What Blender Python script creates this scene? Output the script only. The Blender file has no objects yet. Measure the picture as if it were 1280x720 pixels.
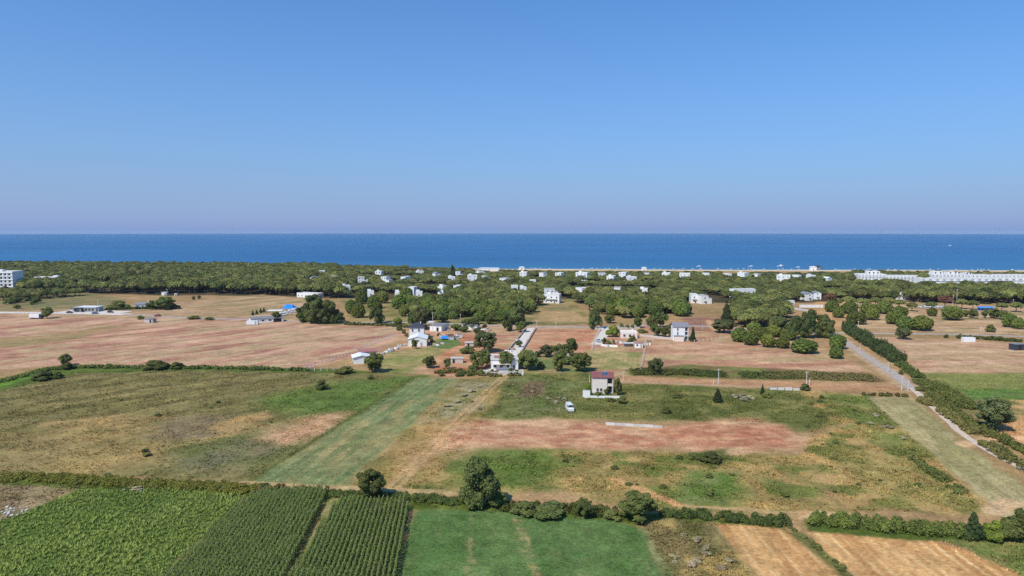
import bpy, math, random
import numpy as np
from mathutils import Vector

random.seed(7)
RNG = np.random.default_rng(7)
scene = bpy.context.scene
COL = scene.collection
rad = math.radians

# ------------------------------------------------------------------ camera, sky, sun, exposure
CAM_H, F, HOR, W, H = 60.0, 853.33, 288.0, 1280, 720
PITCH = math.atan((H / 2 - HOR) / F)
cd = bpy.data.cameras.new('camera')
cam = bpy.data.objects.new('camera', cd)
COL.objects.link(cam)
cam.location = (0, 0, CAM_H)
cam.rotation_euler = (rad(90) - PITCH, 0, 0)
cd.sensor_width, cd.lens, cd.clip_end, cd.clip_start = 36, 24, 60000, 0.5
scene.camera = cam

SUN_AZ, SUN_EL = rad(221), rad(50)
world = bpy.data.worlds.new('World')
scene.world = world
world.use_nodes = True
wn = world.node_tree
bg = wn.nodes['Background']
sky = wn.nodes.new('ShaderNodeTexSky')
sky.sky_type = 'NISHITA'
sky.sun_disc = False
sky.sun_elevation, sky.sun_rotation = SUN_EL, SUN_AZ
sky.altitude, sky.air_density, sky.dust_density, sky.ozone_density = 60, 1.0, 1.0, 6.0
def w_rgba(sock):
    return [k for k in sock if k.type == 'RGBA']


def w_mix(blend, fac, a, b):
    n = wn.nodes.new('ShaderNodeMix')
    n.data_type, n.blend_type = 'RGBA', blend
    for s_, v_ in zip([n.inputs[0]] + w_rgba(n.inputs), (fac, a, b)):
        if isinstance(v_, (int, float, tuple)):
            s_.default_value = v_
        else:
            wn.links.new(v_, s_)
    return w_rgba(n.outputs)[0]


# the blue of clear summer air all over the sky, and the pale lavender sea haze low round the whole horizon
tc_ = wn.nodes.new('ShaderNodeTexCoord')
sx_ = wn.nodes.new('ShaderNodeSeparateXYZ')
wn.links.new(tc_.outputs['Generated'], sx_.inputs[0])
m1_ = wn.nodes.new('ShaderNodeMath'); m1_.operation = 'MAXIMUM'; m1_.inputs[1].default_value = 0.0
m2_ = wn.nodes.new('ShaderNodeMath'); m2_.operation = 'MULTIPLY'; m2_.inputs[1].default_value = -5.2
m3_ = wn.nodes.new('ShaderNodeMath'); m3_.operation = 'EXPONENT'
wn.links.new(sx_.outputs['Z'], m1_.inputs[0]); wn.links.new(m1_.outputs[0], m2_.inputs[0]); wn.links.new(m2_.outputs[0], m3_.inputs[0])
m4_ = wn.nodes.new('ShaderNodeMath'); m4_.operation = 'MULTIPLY'; m4_.inputs[1].default_value = -70.0
m5_ = wn.nodes.new('ShaderNodeMath'); m5_.operation = 'EXPONENT'
wn.links.new(m1_.outputs[0], m4_.inputs[0]); wn.links.new(m4_.outputs[0], m5_.inputs[0])
tinted = w_mix('MULTIPLY', 1.0, sky.outputs['Color'], (0.37, 0.90, 1.25, 1))
hazed = w_mix('MIX', m3_.outputs[0], tinted, (2.55, 3.30, 5.25, 1))
low = w_mix('MIX', m5_.outputs[0], hazed, (1.80, 2.65, 4.85, 1))
wn.links.new(low, bg.inputs['Color'])
bg.inputs['Strength'].default_value = 0.13

sd_ = bpy.data.lights.new('sun', 'SUN')
sd_.energy, sd_.angle, sd_.color = 4.3, rad(0.53), (1.0, 0.935, 0.83)
sun = bpy.data.objects.new('sun', sd_)
COL.objects.link(sun)
sdir = Vector((math.sin(SUN_AZ) * math.cos(SUN_EL), math.cos(SUN_AZ) * math.cos(SUN_EL), math.sin(SUN_EL)))
sun.rotation_euler = sdir.to_track_quat('Z', 'Y').to_euler()
sun.location = (0, 0, 300)

scene.view_settings.view_transform = 'Standard'
scene.view_settings.look = 'None'
scene.view_settings.exposure = 0.0
scene.view_settings.gamma = 1.0
scene.view_settings.use_curve_mapping = False
scene.cycles.use_denoising = False
scene.cycles.max_bounces = 6
scene.cycles.volume_bounces = 0

K_LIGHT = np.array([1.17, 1.22, 1.40])          # sunlit brightness of a level white surface, turns seen colours into base colours


# ------------------------------------------------------------------ helpers
def G(px, py, z=0.0):
    """ground point (at height z) seen at a pixel of the 1280x720 photograph"""
    u, v = px - W / 2, H / 2 - py
    c, s = math.cos(PITCH), math.sin(PITCH)
    dy, dz = F * c + v * s, -F * s + v * c
    t = (z - CAM_H) / dz
    return (u * t, dy * t)


def lin(c):
    c = np.asarray(c, float) / 255.0
    return np.where(c <= 0.04045, c / 12.92, ((c + 0.055) / 1.055) ** 2.4)


def alb(c):
    return np.clip(lin(c) / K_LIGHT, 0, 0.85)


def hashn(ix, iy, seed):
    h = (ix.astype(np.int64) * 374761393 + iy.astype(np.int64) * 668265263 + seed * 974634777) & 0x7fffffff
    h = ((h ^ (h >> 13)) * 1274126177) & 0x7fffffff
    h = (h ^ (h >> 16)) & 0xffffff
    return h / float(0xffffff)


def vnoise(x, y, seed=0):
    ix, iy = np.floor(x), np.floor(y)
    fx, fy = x - ix, y - iy
    fx, fy = fx * fx * (3 - 2 * fx), fy * fy * (3 - 2 * fy)
    a, b = hashn(ix, iy, seed), hashn(ix + 1, iy, seed)
    c, d = hashn(ix, iy + 1, seed), hashn(ix + 1, iy + 1, seed)
    return (a * (1 - fx) + b * fx) * (1 - fy) + (c * (1 - fx) + d * fx) * fy


def fbm(x, y, seed=0, octv=3):
    s, a, t = 0, 0.5, 0
    for k in range(octv):
        s = s + a * vnoise(x * 2 ** k, y * 2 ** k, seed + 17 * k)
        t += a
        a *= 0.55
    return s / t


def sstep(a, b, x):
    t = np.clip((x - a) / (b - a), 0, 1)
    return t * t * (3 - 2 * t)


def sdist(poly, x, y):
    """signed distance to a polygon, positive inside"""
    d2 = np.full(x.shape, 1e12)
    ins = np.zeros(x.shape, bool)
    n = len(poly)
    for i in range(n):
        ax, ay = poly[i]
        bx, by = poly[(i + 1) % n]
        ex, ey = bx - ax, by - ay
        t = np.clip(((x - ax) * ex + (y - ay) * ey) / (ex * ex + ey * ey + 1e-9), 0, 1)
        d2 = np.minimum(d2, (x - ax - ex * t) ** 2 + (y - ay - ey * t) ** 2)
        if ay != by:
            ins ^= ((ay > y) != (by > y)) & (x < ex * (y - ay) / (by - ay) + ax)
    return np.where(ins, 1, -1) * np.sqrt(d2)


def ldist(line, x, y):
    d2 = np.full(np.shape(x), 1e12)
    for (ax, ay), (bx, by) in zip(line[:-1], line[1:]):
        ex, ey = bx - ax, by - ay
        t = np.clip(((x - ax) * ex + (y - ay) * ey) / (ex * ex + ey * ey + 1e-9), 0, 1)
        d2 = np.minimum(d2, (x - ax - ex * t) ** 2 + (y - ay - ey * t) ** 2)
    return np.sqrt(d2)


def np_mesh(name, verts, faces, col=None, mats=(), smooth=False, midx=None):
    """mesh from numpy arrays; faces (n,3) or (n,4); col per vertex (n,3)"""
    me = bpy.data.meshes.new(name)
    verts = np.asarray(verts, np.float32)
    faces = np.asarray(faces, np.int32)
    k = faces.shape[1]
    me.vertices.add(len(verts))
    me.vertices.foreach_set('co', verts.ravel())
    me.loops.add(faces.size)
    me.loops.foreach_set('vertex_index', faces.ravel())
    me.polygons.add(len(faces))
    me.polygons.foreach_set('loop_start', np.arange(0, faces.size, k, dtype=np.int32))
    me.polygons.foreach_set('loop_total', np.full(len(faces), k, np.int32))
    if smooth:
        me.polygons.foreach_set('use_smooth', np.ones(len(faces), bool))
    for m in mats:
        me.materials.append(m)
    if midx is not None:
        me.polygons.foreach_set('material_index', np.asarray(midx, np.int32))
    me.update(calc_edges=True)
    if col is not None:
        a = me.color_attributes.new('Col', 'FLOAT_COLOR', 'POINT')
        c = np.ones((len(verts), 4), np.float32)
        c[:, :3] = col
        a.data.foreach_set('color', c.ravel())
    return me


def link(name, data, parent=None, loc=None, rz=None, scale=None):
    o = bpy.data.objects.new(name, data)
    COL.objects.link(o)
    if parent is not None:
        o.parent = parent
    if loc is not None:
        o.location = loc
    if rz is not None:
        o.rotation_euler = (0, 0, rz)
    if scale is not None:
        o.scale = scale
    return o


def tag(o, label=None, cat=None, group=None, kind=None):
    if label: o['label'] = label
    if cat: o['category'] = cat
    if group: o['group'] = group
    if kind: o['kind'] = kind
    return o


# ------------------------------------------------------------------ materials
MATS = {}


def mat(name, color=(0.5, 0.5, 0.5), rough=0.8, attr=None, var=0.0, vscale=1.0, spec=0.2, objvar=0.0, transl=0.0, bump=0.0, bscale=1.0, metal=0.0, huevar=0.0):
    if name in MATS:
        return MATS[name]
    m = bpy.data.materials.new(name)
    m.use_nodes = True
    nt = m.node_tree
    N, L = nt.nodes, nt.links
    p = N['Principled BSDF']
    p.inputs['Roughness'].default_value = rough
    p.inputs['Specular IOR Level'].default_value = spec
    p.inputs['Metallic'].default_value = metal
    if attr:
        a = N.new('ShaderNodeAttribute')
        a.attribute_name = attr
        src = a.outputs['Color']
    else:
        r = N.new('ShaderNodeRGB')
        r.outputs[0].default_value = (*color, 1)
        src = r.outputs[0]
    tc = N.new('ShaderNodeTexCoord')
    if var > 0:
        no = N.new('ShaderNodeTexNoise')
        no.inputs['Scale'].default_value = vscale
        no.inputs['Detail'].default_value = 5
        no.inputs['Roughness'].default_value = 0.65
        L.new(tc.outputs['Object'], no.inputs['Vector'])
        mr = N.new('ShaderNodeMapRange')
        mr.inputs['From Min'].default_value, mr.inputs['From Max'].default_value = 0.25, 0.75
        mr.inputs['To Min'].default_value, mr.inputs['To Max'].default_value = 1 - var, 1 + var
        L.new(no.outputs['Fac'], mr.inputs['Value'])
        mx = N.new('ShaderNodeVectorMath'); mx.operation = 'SCALE'
        L.new(src, mx.inputs[0]); L.new(mr.outputs[0], mx.inputs['Scale'])
        src = mx.outputs[0]
    if objvar > 0:
        oi = N.new('ShaderNodeObjectInfo')
        mr = N.new('ShaderNodeMapRange')
        mr.inputs['To Min'].default_value, mr.inputs['To Max'].default_value = 1 - objvar, 1 + objvar
        L.new(oi.outputs['Random'], mr.inputs['Value'])
        hs = N.new('ShaderNodeHueSaturation')
        mh = N.new('ShaderNodeMapRange')
        mh.inputs['To Min'].default_value, mh.inputs['To Max'].default_value = 0.5 - huevar, 0.5 + huevar
        sc = N.new('ShaderNodeMath'); sc.operation = 'FRACT'
        mu = N.new('ShaderNodeMath'); mu.operation = 'MULTIPLY'; mu.inputs[1].default_value = 7.31
        L.new(oi.outputs['Random'], mu.inputs[0]); L.new(mu.outputs[0], sc.inputs[0]); L.new(sc.outputs[0], mh.inputs['Value'])
        L.new(mh.outputs[0], hs.inputs['Hue']); L.new(mr.outputs[0], hs.inputs['Value']); L.new(src, hs.inputs['Color'])
        src = hs.outputs[0]
    L.new(src, p.inputs['Base Color'])
    if bump > 0:
        nb = N.new('ShaderNodeTexNoise')
        nb.inputs['Scale'].default_value = bscale
        nb.inputs['Detail'].default_value = 4
        L.new(tc.outputs['Object'], nb.inputs['Vector'])
        b = N.new('ShaderNodeBump')
        b.inputs['Strength'].default_value = 1.0
        b.inputs['Distance'].default_value = bump
        L.new(nb.outputs['Fac'], b.inputs['Height'])
        L.new(b.outputs[0], p.inputs['Normal'])
    if transl > 0:
        t = N.new('ShaderNodeBsdfTranslucent')
        L.new(src, t.inputs['Color'])
        ms = N.new('ShaderNodeMixShader')
        ms.inputs[0].default_value = transl
        L.new(p.outputs[0], ms.inputs[1]); L.new(t.outputs[0], ms.inputs[2])
        L.new(ms.outputs[0], N['Material Output'].inputs['Surface'])
    MATS[name] = m
    return m


M_GROUND = mat('field soil and grass', attr='Col', var=0.45, vscale=1.3, rough=0.95, spec=0.05, bump=0.25, bscale=0.8)
M_TUFT = mat('grass tuft', attr='Col', rough=0.9, spec=0.05, transl=0.18)
M_LEAF = mat('leaf', attr='Col', rough=0.65, spec=0.1, transl=0.15, objvar=0.3, huevar=0.02)
M_BARK = mat('bark', (0.13, 0.095, 0.07), 0.95, var=0.3, vscale=3)
M_WHITE = mat('white plaster', (0.78, 0.77, 0.74), 0.85, var=0.06, vscale=0.8)
M_CREAM = mat('pinkish plaster', (0.74, 0.64, 0.56), 0.85, var=0.06, vscale=0.8)
M_BEIGE = mat('beige plaster', (0.52, 0.46, 0.39), 0.9, var=0.12, vscale=0.7)
M_GREY = mat('grey render', (0.36, 0.35, 0.34), 0.9, var=0.12, vscale=0.7)
M_CONC = mat('weathered concrete', (0.50, 0.47, 0.43), 0.92, var=0.15, vscale=0.6)
M_DARKR = mat('dark slate roof', (0.05, 0.055, 0.075), 0.8, var=0.2, vscale=1)
M_GREYR = mat('grey tile roof', (0.22, 0.22, 0.235), 0.8, var=0.15, vscale=1)
M_MAROON = mat('maroon tile roof', (0.23, 0.085, 0.085), 0.85, var=0.2, vscale=1)
M_TERRA = mat('terracotta', (0.36, 0.19, 0.14), 0.9, var=0.2, vscale=0.8)
M_METALR = mat('white sheet metal', (0.76, 0.76, 0.75), 0.5, var=0.05, vscale=0.4)
M_GLASS = mat('window glass', (0.025, 0.03, 0.035), 0.15, spec=0.5)
M_PALEGLASS = mat('pale grey window glass', (0.30, 0.31, 0.32), 0.5)  # plain pale grey panes, low in contrast against the white resort walls
M_FRAME = mat('window frame', (0.55, 0.52, 0.48), 0.6)
M_DARK = mat('dark opening', (0.03, 0.028, 0.026), 0.9)
M_WOOD = mat('weathered wood', (0.20, 0.15, 0.11), 0.9, var=0.2, vscale=2)
M_SOLAR = mat('solar panel', (0.05, 0.075, 0.12), 0.2, spec=0.5)
M_STEEL = mat('steel', (0.45, 0.46, 0.47), 0.45, metal=0.6)
M_BLUE = mat('blue tarpaulin', (0.02, 0.22, 0.72), 0.6, var=0.1, vscale=1)
M_POOL = mat('pale blue sheet', (0.16, 0.36, 0.66), 0.5)
M_POLE = mat('pole concrete', (0.60, 0.57, 0.52), 0.9, var=0.08, vscale=1)
M_ASPH = mat('asphalt', (0.40, 0.335, 0.28), 0.9, var=0.25, vscale=0.5)
M_PAVE = mat('pale concrete paving', (0.64, 0.56, 0.48), 0.9, var=0.2, vscale=0.4)
M_DIRT = mat('dirt track', (0.46, 0.35, 0.26), 0.95, var=0.2, vscale=0.6)
M_DIRTP = mat('pale dirt', (0.56, 0.45, 0.34), 0.95, var=0.2, vscale=0.6)
M_TYRE = mat('tyre rubber', (0.02, 0.02, 0.02), 0.9)
M_RIM = mat('wheel rim', (0.4, 0.4, 0.4), 0.4, metal=0.7)
M_ROCK = mat('pale stone', (0.62, 0.59, 0.55), 0.9, var=0.15, vscale=1.5)
M_LAMP = mat('headlight glass', (0.75, 0.75, 0.72), 0.2)
M_REDL = mat('tail light', (0.4, 0.02, 0.02), 0.3)


def sea_material():
    m = bpy.data.materials.new('sea water')
    m.use_nodes = True
    N, L = m.node_tree.nodes, m.node_tree.links
    p = N['Principled BSDF']
    p.inputs['Roughness'].default_value = 0.45
    p.inputs['Specular IOR Level'].default_value = 0.18
    tc = N.new('ShaderNodeTexCoord')
    mp = N.new('ShaderNodeMapping')
    mp.inputs['Scale'].default_value = (0.0012, 0.004, 1)
    L.new(tc.outputs['Object'], mp.inputs['Vector'])
    no = N.new('ShaderNodeTexNoise')
    no.inputs['Scale'].default_value = 1.0
    no.inputs['Detail'].default_value = 6
    L.new(mp.outputs[0], no.inputs['Vector'])
    cr = N.new('ShaderNodeValToRGB')
    cr.color_ramp.elements[0].position, cr.color_ramp.elements[0].color = 0.3, (0.010, 0.094, 0.235, 1)
    cr.color_ramp.elements[1].position, cr.color_ramp.elements[1].color = 0.7, (0.020, 0.134, 0.295, 1)
    L.new(no.outputs['Fac'], cr.inputs[0])
    sep = N.new('ShaderNodeSeparateXYZ')
    L.new(tc.outputs['Object'], sep.inputs[0])
    mr = N.new('ShaderNodeMapRange')                      # sandy shallows along the beach
    mr.inputs['From Min'].default_value, mr.inputs['From Max'].default_value = 1060, 1500
    mr.inputs['To Min'].default_value, mr.inputs['To Max'].default_value = 0.75, 0.0
    L.new(sep.outputs['Y'], mr.inputs['Value'])
    mx = N.new('ShaderNodeMix'); mx.data_type = 'RGBA'
    ins = [k for k in mx.inputs if k.type == 'RGBA']
    L.new(mr.outputs[0], mx.inputs[0]); L.new(cr.outputs[0], ins[0])
    ins[1].default_value = (0.035, 0.160, 0.290, 1)
    L.new([k for k in mx.outputs if k.type == 'RGBA'][0], p.inputs['Base Color'])
    nb = N.new('ShaderNodeTexNoise')
    nb.inputs['Scale'].default_value = 0.12
    nb.inputs['Detail'].default_value = 5
    L.new(tc.outputs['Object'], nb.inputs['Vector'])
    b = N.new('ShaderNodeBump')
    b.inputs['Distance'].default_value = 0.45
    b.inputs['Strength'].default_value = 0.7
    L.new(nb.outputs['Fac'], b.inputs['Height'])
    L.new(b.outputs[0], p.inputs['Normal'])
    return m


# ------------------------------------------------------------------ ground painting (real ground cover colours)
def PX(*pts):
    return [G(x, y) for x, y in pts]


LAYERS = []


def layer(pts, c1, c2=None, field=None, feather=2.0, wob=3.0, nscale=12.0, nstretch=None, stripe=None, patch=None, world=False, amt=1.0):
    """one piece of ground cover: outline, two colours mixed by noise (optionally drawn out along a direction), drill lines"""
    LAYERS.append(dict(poly=list(pts) if world else PX(*pts), c1=alb(c1), c2=alb(c2 if c2 else c1), field=field, f=feather, wob=wob,
                       ns=nscale, stretch=nstretch, stripe=stripe, patch=patch, amt=amt, seed=len(LAYERS) * 31 + 5))


def pdir(a, b):
    A, B = G(*a), G(*b)
    d = math.hypot(B[0] - A[0], B[1] - A[1])
    return ((B[0] - A[0]) / d, (B[1] - A[1]) / d)


D_MAIN = pdir((500, 610), (625, 480))       # the lie of most strips and tracks
D_RED = pdir((0, 440), (300, 405))
D_OLIVE = pdir((0, 500), (270, 463))
D_R = pdir((1250, 640), (1085, 500))
D_STUB = pdir((1065, 720), (1010, 660))
D_CORN = (-0.076, 0.997)

BASE1, BASE2 = alb((186, 150, 114)), alb((150, 128, 88))
# far and middle ground
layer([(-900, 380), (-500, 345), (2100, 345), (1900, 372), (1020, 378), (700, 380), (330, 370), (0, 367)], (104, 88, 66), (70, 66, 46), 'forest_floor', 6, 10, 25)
layer([(-300, 395), (150, 385), (330, 368), (380, 374), (430, 408), (300, 398), (160, 397), (0, 400)], (198, 164, 134), (174, 144, 112), 'dry_field', 4, 4, 14, (D_RED, 4), stripe=(D_RED, 26.0, (150, 130, 96), 0.4), patch=((156, 138, 98), 0.62, 12))
layer([(-300, 366), (0, 368), (100, 364), (160, 374), (130, 384), (0, 388), (-300, 390)], (120, 122, 84), (150, 132, 96), 'rough_grassland', 5, 5, 15)
layer([(-700, 398), (0, 394), (130, 397), (310, 397), (420, 408), (508, 407), (500, 425), (470, 440), (380, 461), (200, 458), (95, 455), (0, 462), (-600, 470)],
      (206, 166, 142), (174, 126, 108), 'tilled_red_field', 2, 2, 9, (D_RED, 4), stripe=(D_RED, 21.0, (150, 114, 94), 0.4, 0.7), patch=((190, 162, 130), 0.58, 6))
layer([(-30, 428), (60, 418), (130, 408), (165, 405), (110, 420), (40, 432), (0, 436)], (150, 138, 92), (172, 144, 104), None, 4, 6, 10, (D_RED, 3), amt=0.8)
layer([(425, 374), (720, 374), (740, 405), (640, 412), (440, 405)], (170, 148, 104), (128, 122, 74), 'pine_plot', 4, 5, 14)
layer([(685, 378), (706, 378), (738, 404), (663, 404)], (184, 152, 112), (140, 130, 88), None, 1, 1, 10, ((1, 0), 4))
layer([(500, 408), (900, 405), (1000, 420), (1090, 466), (780, 470), (640, 466), (560, 470), (470, 462), (500, 430)], (204, 164, 136), (180, 132, 108), 'dry_field', 3, 3, 8, ((1, 0.15), 3.5), patch=((186, 160, 122), 0.62, 7))
layer([(850, 398), (905, 396), (925, 408), (900, 415), (866, 414)], (146, 108, 98), (170, 128, 100), None, 1.5, 2, 10)
layer([(882, 400), (888, 400), (905, 413), (890, 414)], (205, 165, 128), None, None, 1, 1.5, 10)
layer([(1040, 372), (1300, 380), (1700, 385), (1700, 420), (1300, 418), (1080, 416), (1030, 400)], (206, 172, 140), (180, 148, 114), 'dry_field', 3, 4, 10, ((1, 0), 3.5), patch=((158, 140, 100), 0.64, 8))
layer([(1020, 377), (1060, 377), (1075, 395), (1048, 412), (1010, 396)], (206, 164, 120), (186, 146, 104), None, 2, 3, 10)
layer([(1085, 420), (1280, 430), (1600, 436), (1600, 470), (1280, 466), (1152, 465)], (208, 174, 144), (182, 138, 114), 'tilled_red_field', 2, 2, 9, ((1, 0.05), 5), patch=((188, 158, 124), 0.6, 6))
layer([(575, 418), (600, 420), (640, 436), (620, 465), (540, 470), (540, 440)], (200, 156, 122), (176, 112, 84), None, 3, 4, 12)
layer([(660, 414), (745, 412), (732, 462), (670, 455)], (204, 164, 132), (186, 128, 100), None, 2, 2, 12, ((1, 0), 3))
layer([(655, 440), (740, 445), (735, 470), (640, 468)], (120, 130, 80), (160, 140, 100), None, 3, 4, 8)
layer([(735, 438), (805, 440), (802, 462), (740, 462)], (186, 164, 118), (142, 140, 88), 'vegetable_plot', 1.5, 2, 6, None, (D_MAIN, 2.2, (136, 136, 84), 0.55))
layer([(545, 424), (572, 424), (578, 430), (560, 437), (538, 434)], (96, 124, 66), (120, 130, 80), None, 1, 1, 6)
layer([(540, 434), (555, 440), (500, 470), (470, 462), (480, 440)], (168, 150, 104), (130, 134, 78), None, 3, 5, 10)
# big olive meadow on the left
layer([(-700, 520), (0, 480), (90, 463), (230, 459), (385, 464), (535, 470), (312, 604), (0, 594), (-500, 585)], (138, 128, 86), (124, 118, 74), 'olive_meadow', 2, 3, 10, (D_OLIVE, 3),
      stripe=(D_OLIVE, 15.0, (104, 98, 62), 0.65), patch=((156, 142, 94), 0.70, 5))
layer([(-100, 560), (0, 542), (90, 528), (180, 520), (225, 535), (200, 575), (130, 592), (0, 590)], (182, 156, 106), (140, 126, 82), None, 5, 12, 7, (D_OLIVE, 2.5), amt=0.75)
layer([(330, 498), (430, 476), (530, 471), (465, 512), (400, 538)], (102, 128, 62), (88, 112, 52), None, 8, 8, 12, amt=0.85)
layer([(160, 590), (250, 545), (420, 525), (330, 590), (310, 603)], (110, 118, 72), (140, 128, 92), None, 6, 10, 7, amt=0.8)
layer([(325, 548), (400, 522), (432, 518), (400, 545), (350, 560)], (202, 164, 132), (178, 146, 108), None, 5, 8, 4)
layer([(230, 540), (330, 522), (330, 532), (250, 552)], (188, 158, 108), (160, 140, 100), None, 3, 6, 5, amt=0.7)
layer([(190, 532), (250, 520), (300, 518), (270, 540), (215, 550)], (126, 112, 92), (146, 128, 98), None, 4, 8, 3, amt=0.8)
layer([(230, 575), (300, 552), (330, 560), (290, 585), (240, 592)], (132, 124, 104), (112, 116, 78), None, 4, 8, 2.5, amt=0.75)
layer([(0, 560), (70, 545), (110, 556), (60, 585), (0, 590)], (150, 132, 92), (124, 116, 78), None, 4, 8, 3, amt=0.7)
layer([(60, 530), (150, 518), (200, 522), (160, 536), (80, 545)], (190, 160, 112), (150, 130, 88), None, 3, 8, 3, amt=0.75)
layer([(255, 530), (330, 515), (340, 524), (280, 540)], (194, 160, 112), (170, 142, 100), None, 2, 5, 2.5, amt=0.8)
# green strip with mown lines
layer([(309, 605), (520, 472), (574, 474), (500, 545), (432, 611)], (112, 130, 86), (126, 138, 96), 'green_strip_field', 0.9, 1.2, 6, (D_MAIN, 6), (D_MAIN, 3.1, (156, 150, 108), 0.6), patch=((150, 144, 100), 0.62, 3))
layer([(385, 560), (440, 526), (510, 525), (470, 560), (410, 590)], (178, 160, 116), (124, 132, 88), None, 5, 8, 2.5, (D_MAIN, 8), amt=0.9)
layer([(309, 606), (522, 472), (517, 470), (304, 604)], (96, 104, 56), None, None, 0.5, 0.6, 5, amt=0.8)
# dry strip with the double track
layer([(434, 611), (500, 545), (574, 474), (660, 468), (640, 500), (560, 578), (520, 614)], (176, 148, 98), (140, 128, 78), 'dry_grass_strip', 1.2, 2, 6, (D_MAIN, 3))
layer([(520, 530), (574, 476), (625, 474), (605, 505), (560, 530)], (138, 134, 88), (164, 156, 128), None, 5, 6, 4, amt=0.85)
layer([(505, 560), (540, 530), (575, 530), (545, 565), (515, 590)], (196, 158, 116), (178, 146, 100), None, 5, 8, 3, amt=0.8)
# meadow round the pink house
layer([(640, 468), (735, 466), (780, 478), (1000, 488), (1035, 490), (1060, 530), (1000, 540), (940, 528), (850, 527), (715, 524), (600, 526), (625, 490)], (114, 117, 66), (98, 104, 56), 'green_meadow', 2, 3, 6,
      patch=((132, 128, 78), 0.6, 8))
layer([(640, 472), (722, 478), (715, 515), (620, 524)], (128, 128, 88), (104, 116, 66), None, 4, 5, 5, amt=0.8)
layer([(656, 478), (676, 476), (680, 490), (655, 496)], (128, 104, 86), None, None, 2, 3, 5, amt=0.8)
# red bare earth
layer([(525, 562), (560, 530), (600, 524), (720, 525), (760, 530), (850, 530), (945, 525), (1012, 545), (1008, 566), (900, 571), (840, 561), (640, 560), (540, 572)], (210, 172, 138), (186, 138, 110), 'bare_red_field', 4.5, 9, 3,
      ((1, 0), 2.5))
layer([(695, 535), (740, 530), (800, 545), (835, 556), (800, 560), (690, 556)], (176, 116, 92), (204, 160, 128), None, 2.5, 6, 2, ((1, 0.1), 2), amt=0.85)
layer([(600, 540), (660, 530), (680, 545), (650, 556), (600, 555)], (186, 130, 106), (206, 164, 132), None, 3, 6, 2, ((1, 0.1), 2), amt=0.8)
layer([(800, 540), (870, 530), (980, 530), (990, 560), (900, 560)], (176, 114, 90), (202, 152, 120), None, 3, 6, 2, ((1, 0.1), 2), amt=0.85)
# weedy ground before it
layer([(500, 612), (560, 575), (640, 562), (840, 564), (1000, 570), (1062, 642), (840, 642), (690, 616)], (172, 148, 98), (142, 128, 80), 'weedy_fallow', 2, 4, 5, patch=((116, 122, 66), 0.6, 7))
layer([(570, 604), (600, 562), (690, 562), (698, 580), (690, 612), (640, 618)], (98, 118, 56), (116, 126, 70), None, 4, 7, 4)
layer([(832, 600), (860, 588), (925, 590), (935, 615), (910, 634), (840, 630)], (98, 120, 58), (120, 130, 78), None, 3, 5, 4)
layer([(860, 566), (905, 562), (925, 575), (890, 582)], (76, 92, 46), (110, 110, 66), None, 2, 4, 3)
# sloping weedy ground on the right
layer([(1000, 488), (1088, 494), (1160, 560), (1245, 640), (1065, 642), (1000, 570), (1012, 545), (1050, 532)], (134, 130, 76), (112, 116, 62), 'weedy_grassland', 2, 4, 7, patch=((180, 152, 102), 0.58, 7))
layer([(1030, 494), (1085, 496), (1150, 560), (1190, 610), (1150, 600), (1090, 560), (1045, 525)], (104, 124, 62), (124, 132, 76), None, 5, 8, 4, amt=0.8)
layer([(1060, 560), (1110, 575), (1180, 625), (1230, 640), (1130, 630), (1060, 590)], (170, 152, 98), (130, 128, 76), None, 5, 7, 5, amt=0.7)
layer([(1084, 497), (1140, 496), (1200, 552), (1285, 612), (1420, 700), (1330, 720), (1250, 642), (1160, 562)], (184, 170, 130), (158, 150, 106), 'mown_hay_field', 1, 1.5, 3, (D_R, 8), (D_R, 3.6, (136, 132, 90), 0.45, 0.6))
# right, beyond the road
layer([(1155, 466), (1280, 466), (1600, 470), (1600, 520), (1280, 503), (1215, 500)], (140, 140, 84), (116, 128, 68), 'green_field', 2, 3, 10, ((1, 0), 4), ((1, 0), 9.0, (108, 118, 66), 0.35))
layer([(1200, 487), (1280, 486), (1400, 490), (1400, 500), (1280, 501), (1212, 499)], (98, 128, 64), (112, 132, 72), None, 1, 1, 6)
layer([(1140, 470), (1155, 466), (1225, 505), (1300, 520), (1300, 560), (1230, 545), (1160, 495)], (120, 124, 70), (146, 124, 92), 'verge', 2, 3, 5)
layer([(1262, 500), (1420, 500), (1420, 540), (1290, 530), (1258, 506)], (126, 124, 72), (196, 160, 116), None, 2, 3, 6)
layer([(1245, 525), (1290, 525), (1300, 560), (1250, 548)], (208, 168, 124), (190, 146, 104), None, 1.5, 3, 5)
# verge before the dirt road
layer([(780, 462), (860, 456), (1000, 462), (1095, 468), (1110, 478), (960, 474), (790, 472)], (118, 122, 68), (126, 100, 74), 'verge', 2, 2.5, 6)
layer([(778, 470), (900, 474), (1010, 478), (1115, 480), (1130, 489), (1010, 487), (880, 482), (770, 479)], (196, 156, 122), (182, 138, 104), None, 1.2, 1.5, 10, ((1, 0.1), 4))
layer([(-100, 508), (0, 474), (40, 463), (110, 456), (390, 460), (530, 468), (380, 466), (230, 463), (95, 467), (0, 488), (-100, 520)], (100, 116, 56), (84, 100, 48), 'verge', 1.5, 2.5, 5)
layer([(-60, 488), (0, 474), (45, 464), (60, 468), (20, 478), (0, 484)], (106, 140, 58), None, None, 1, 1.5, 5)
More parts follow.
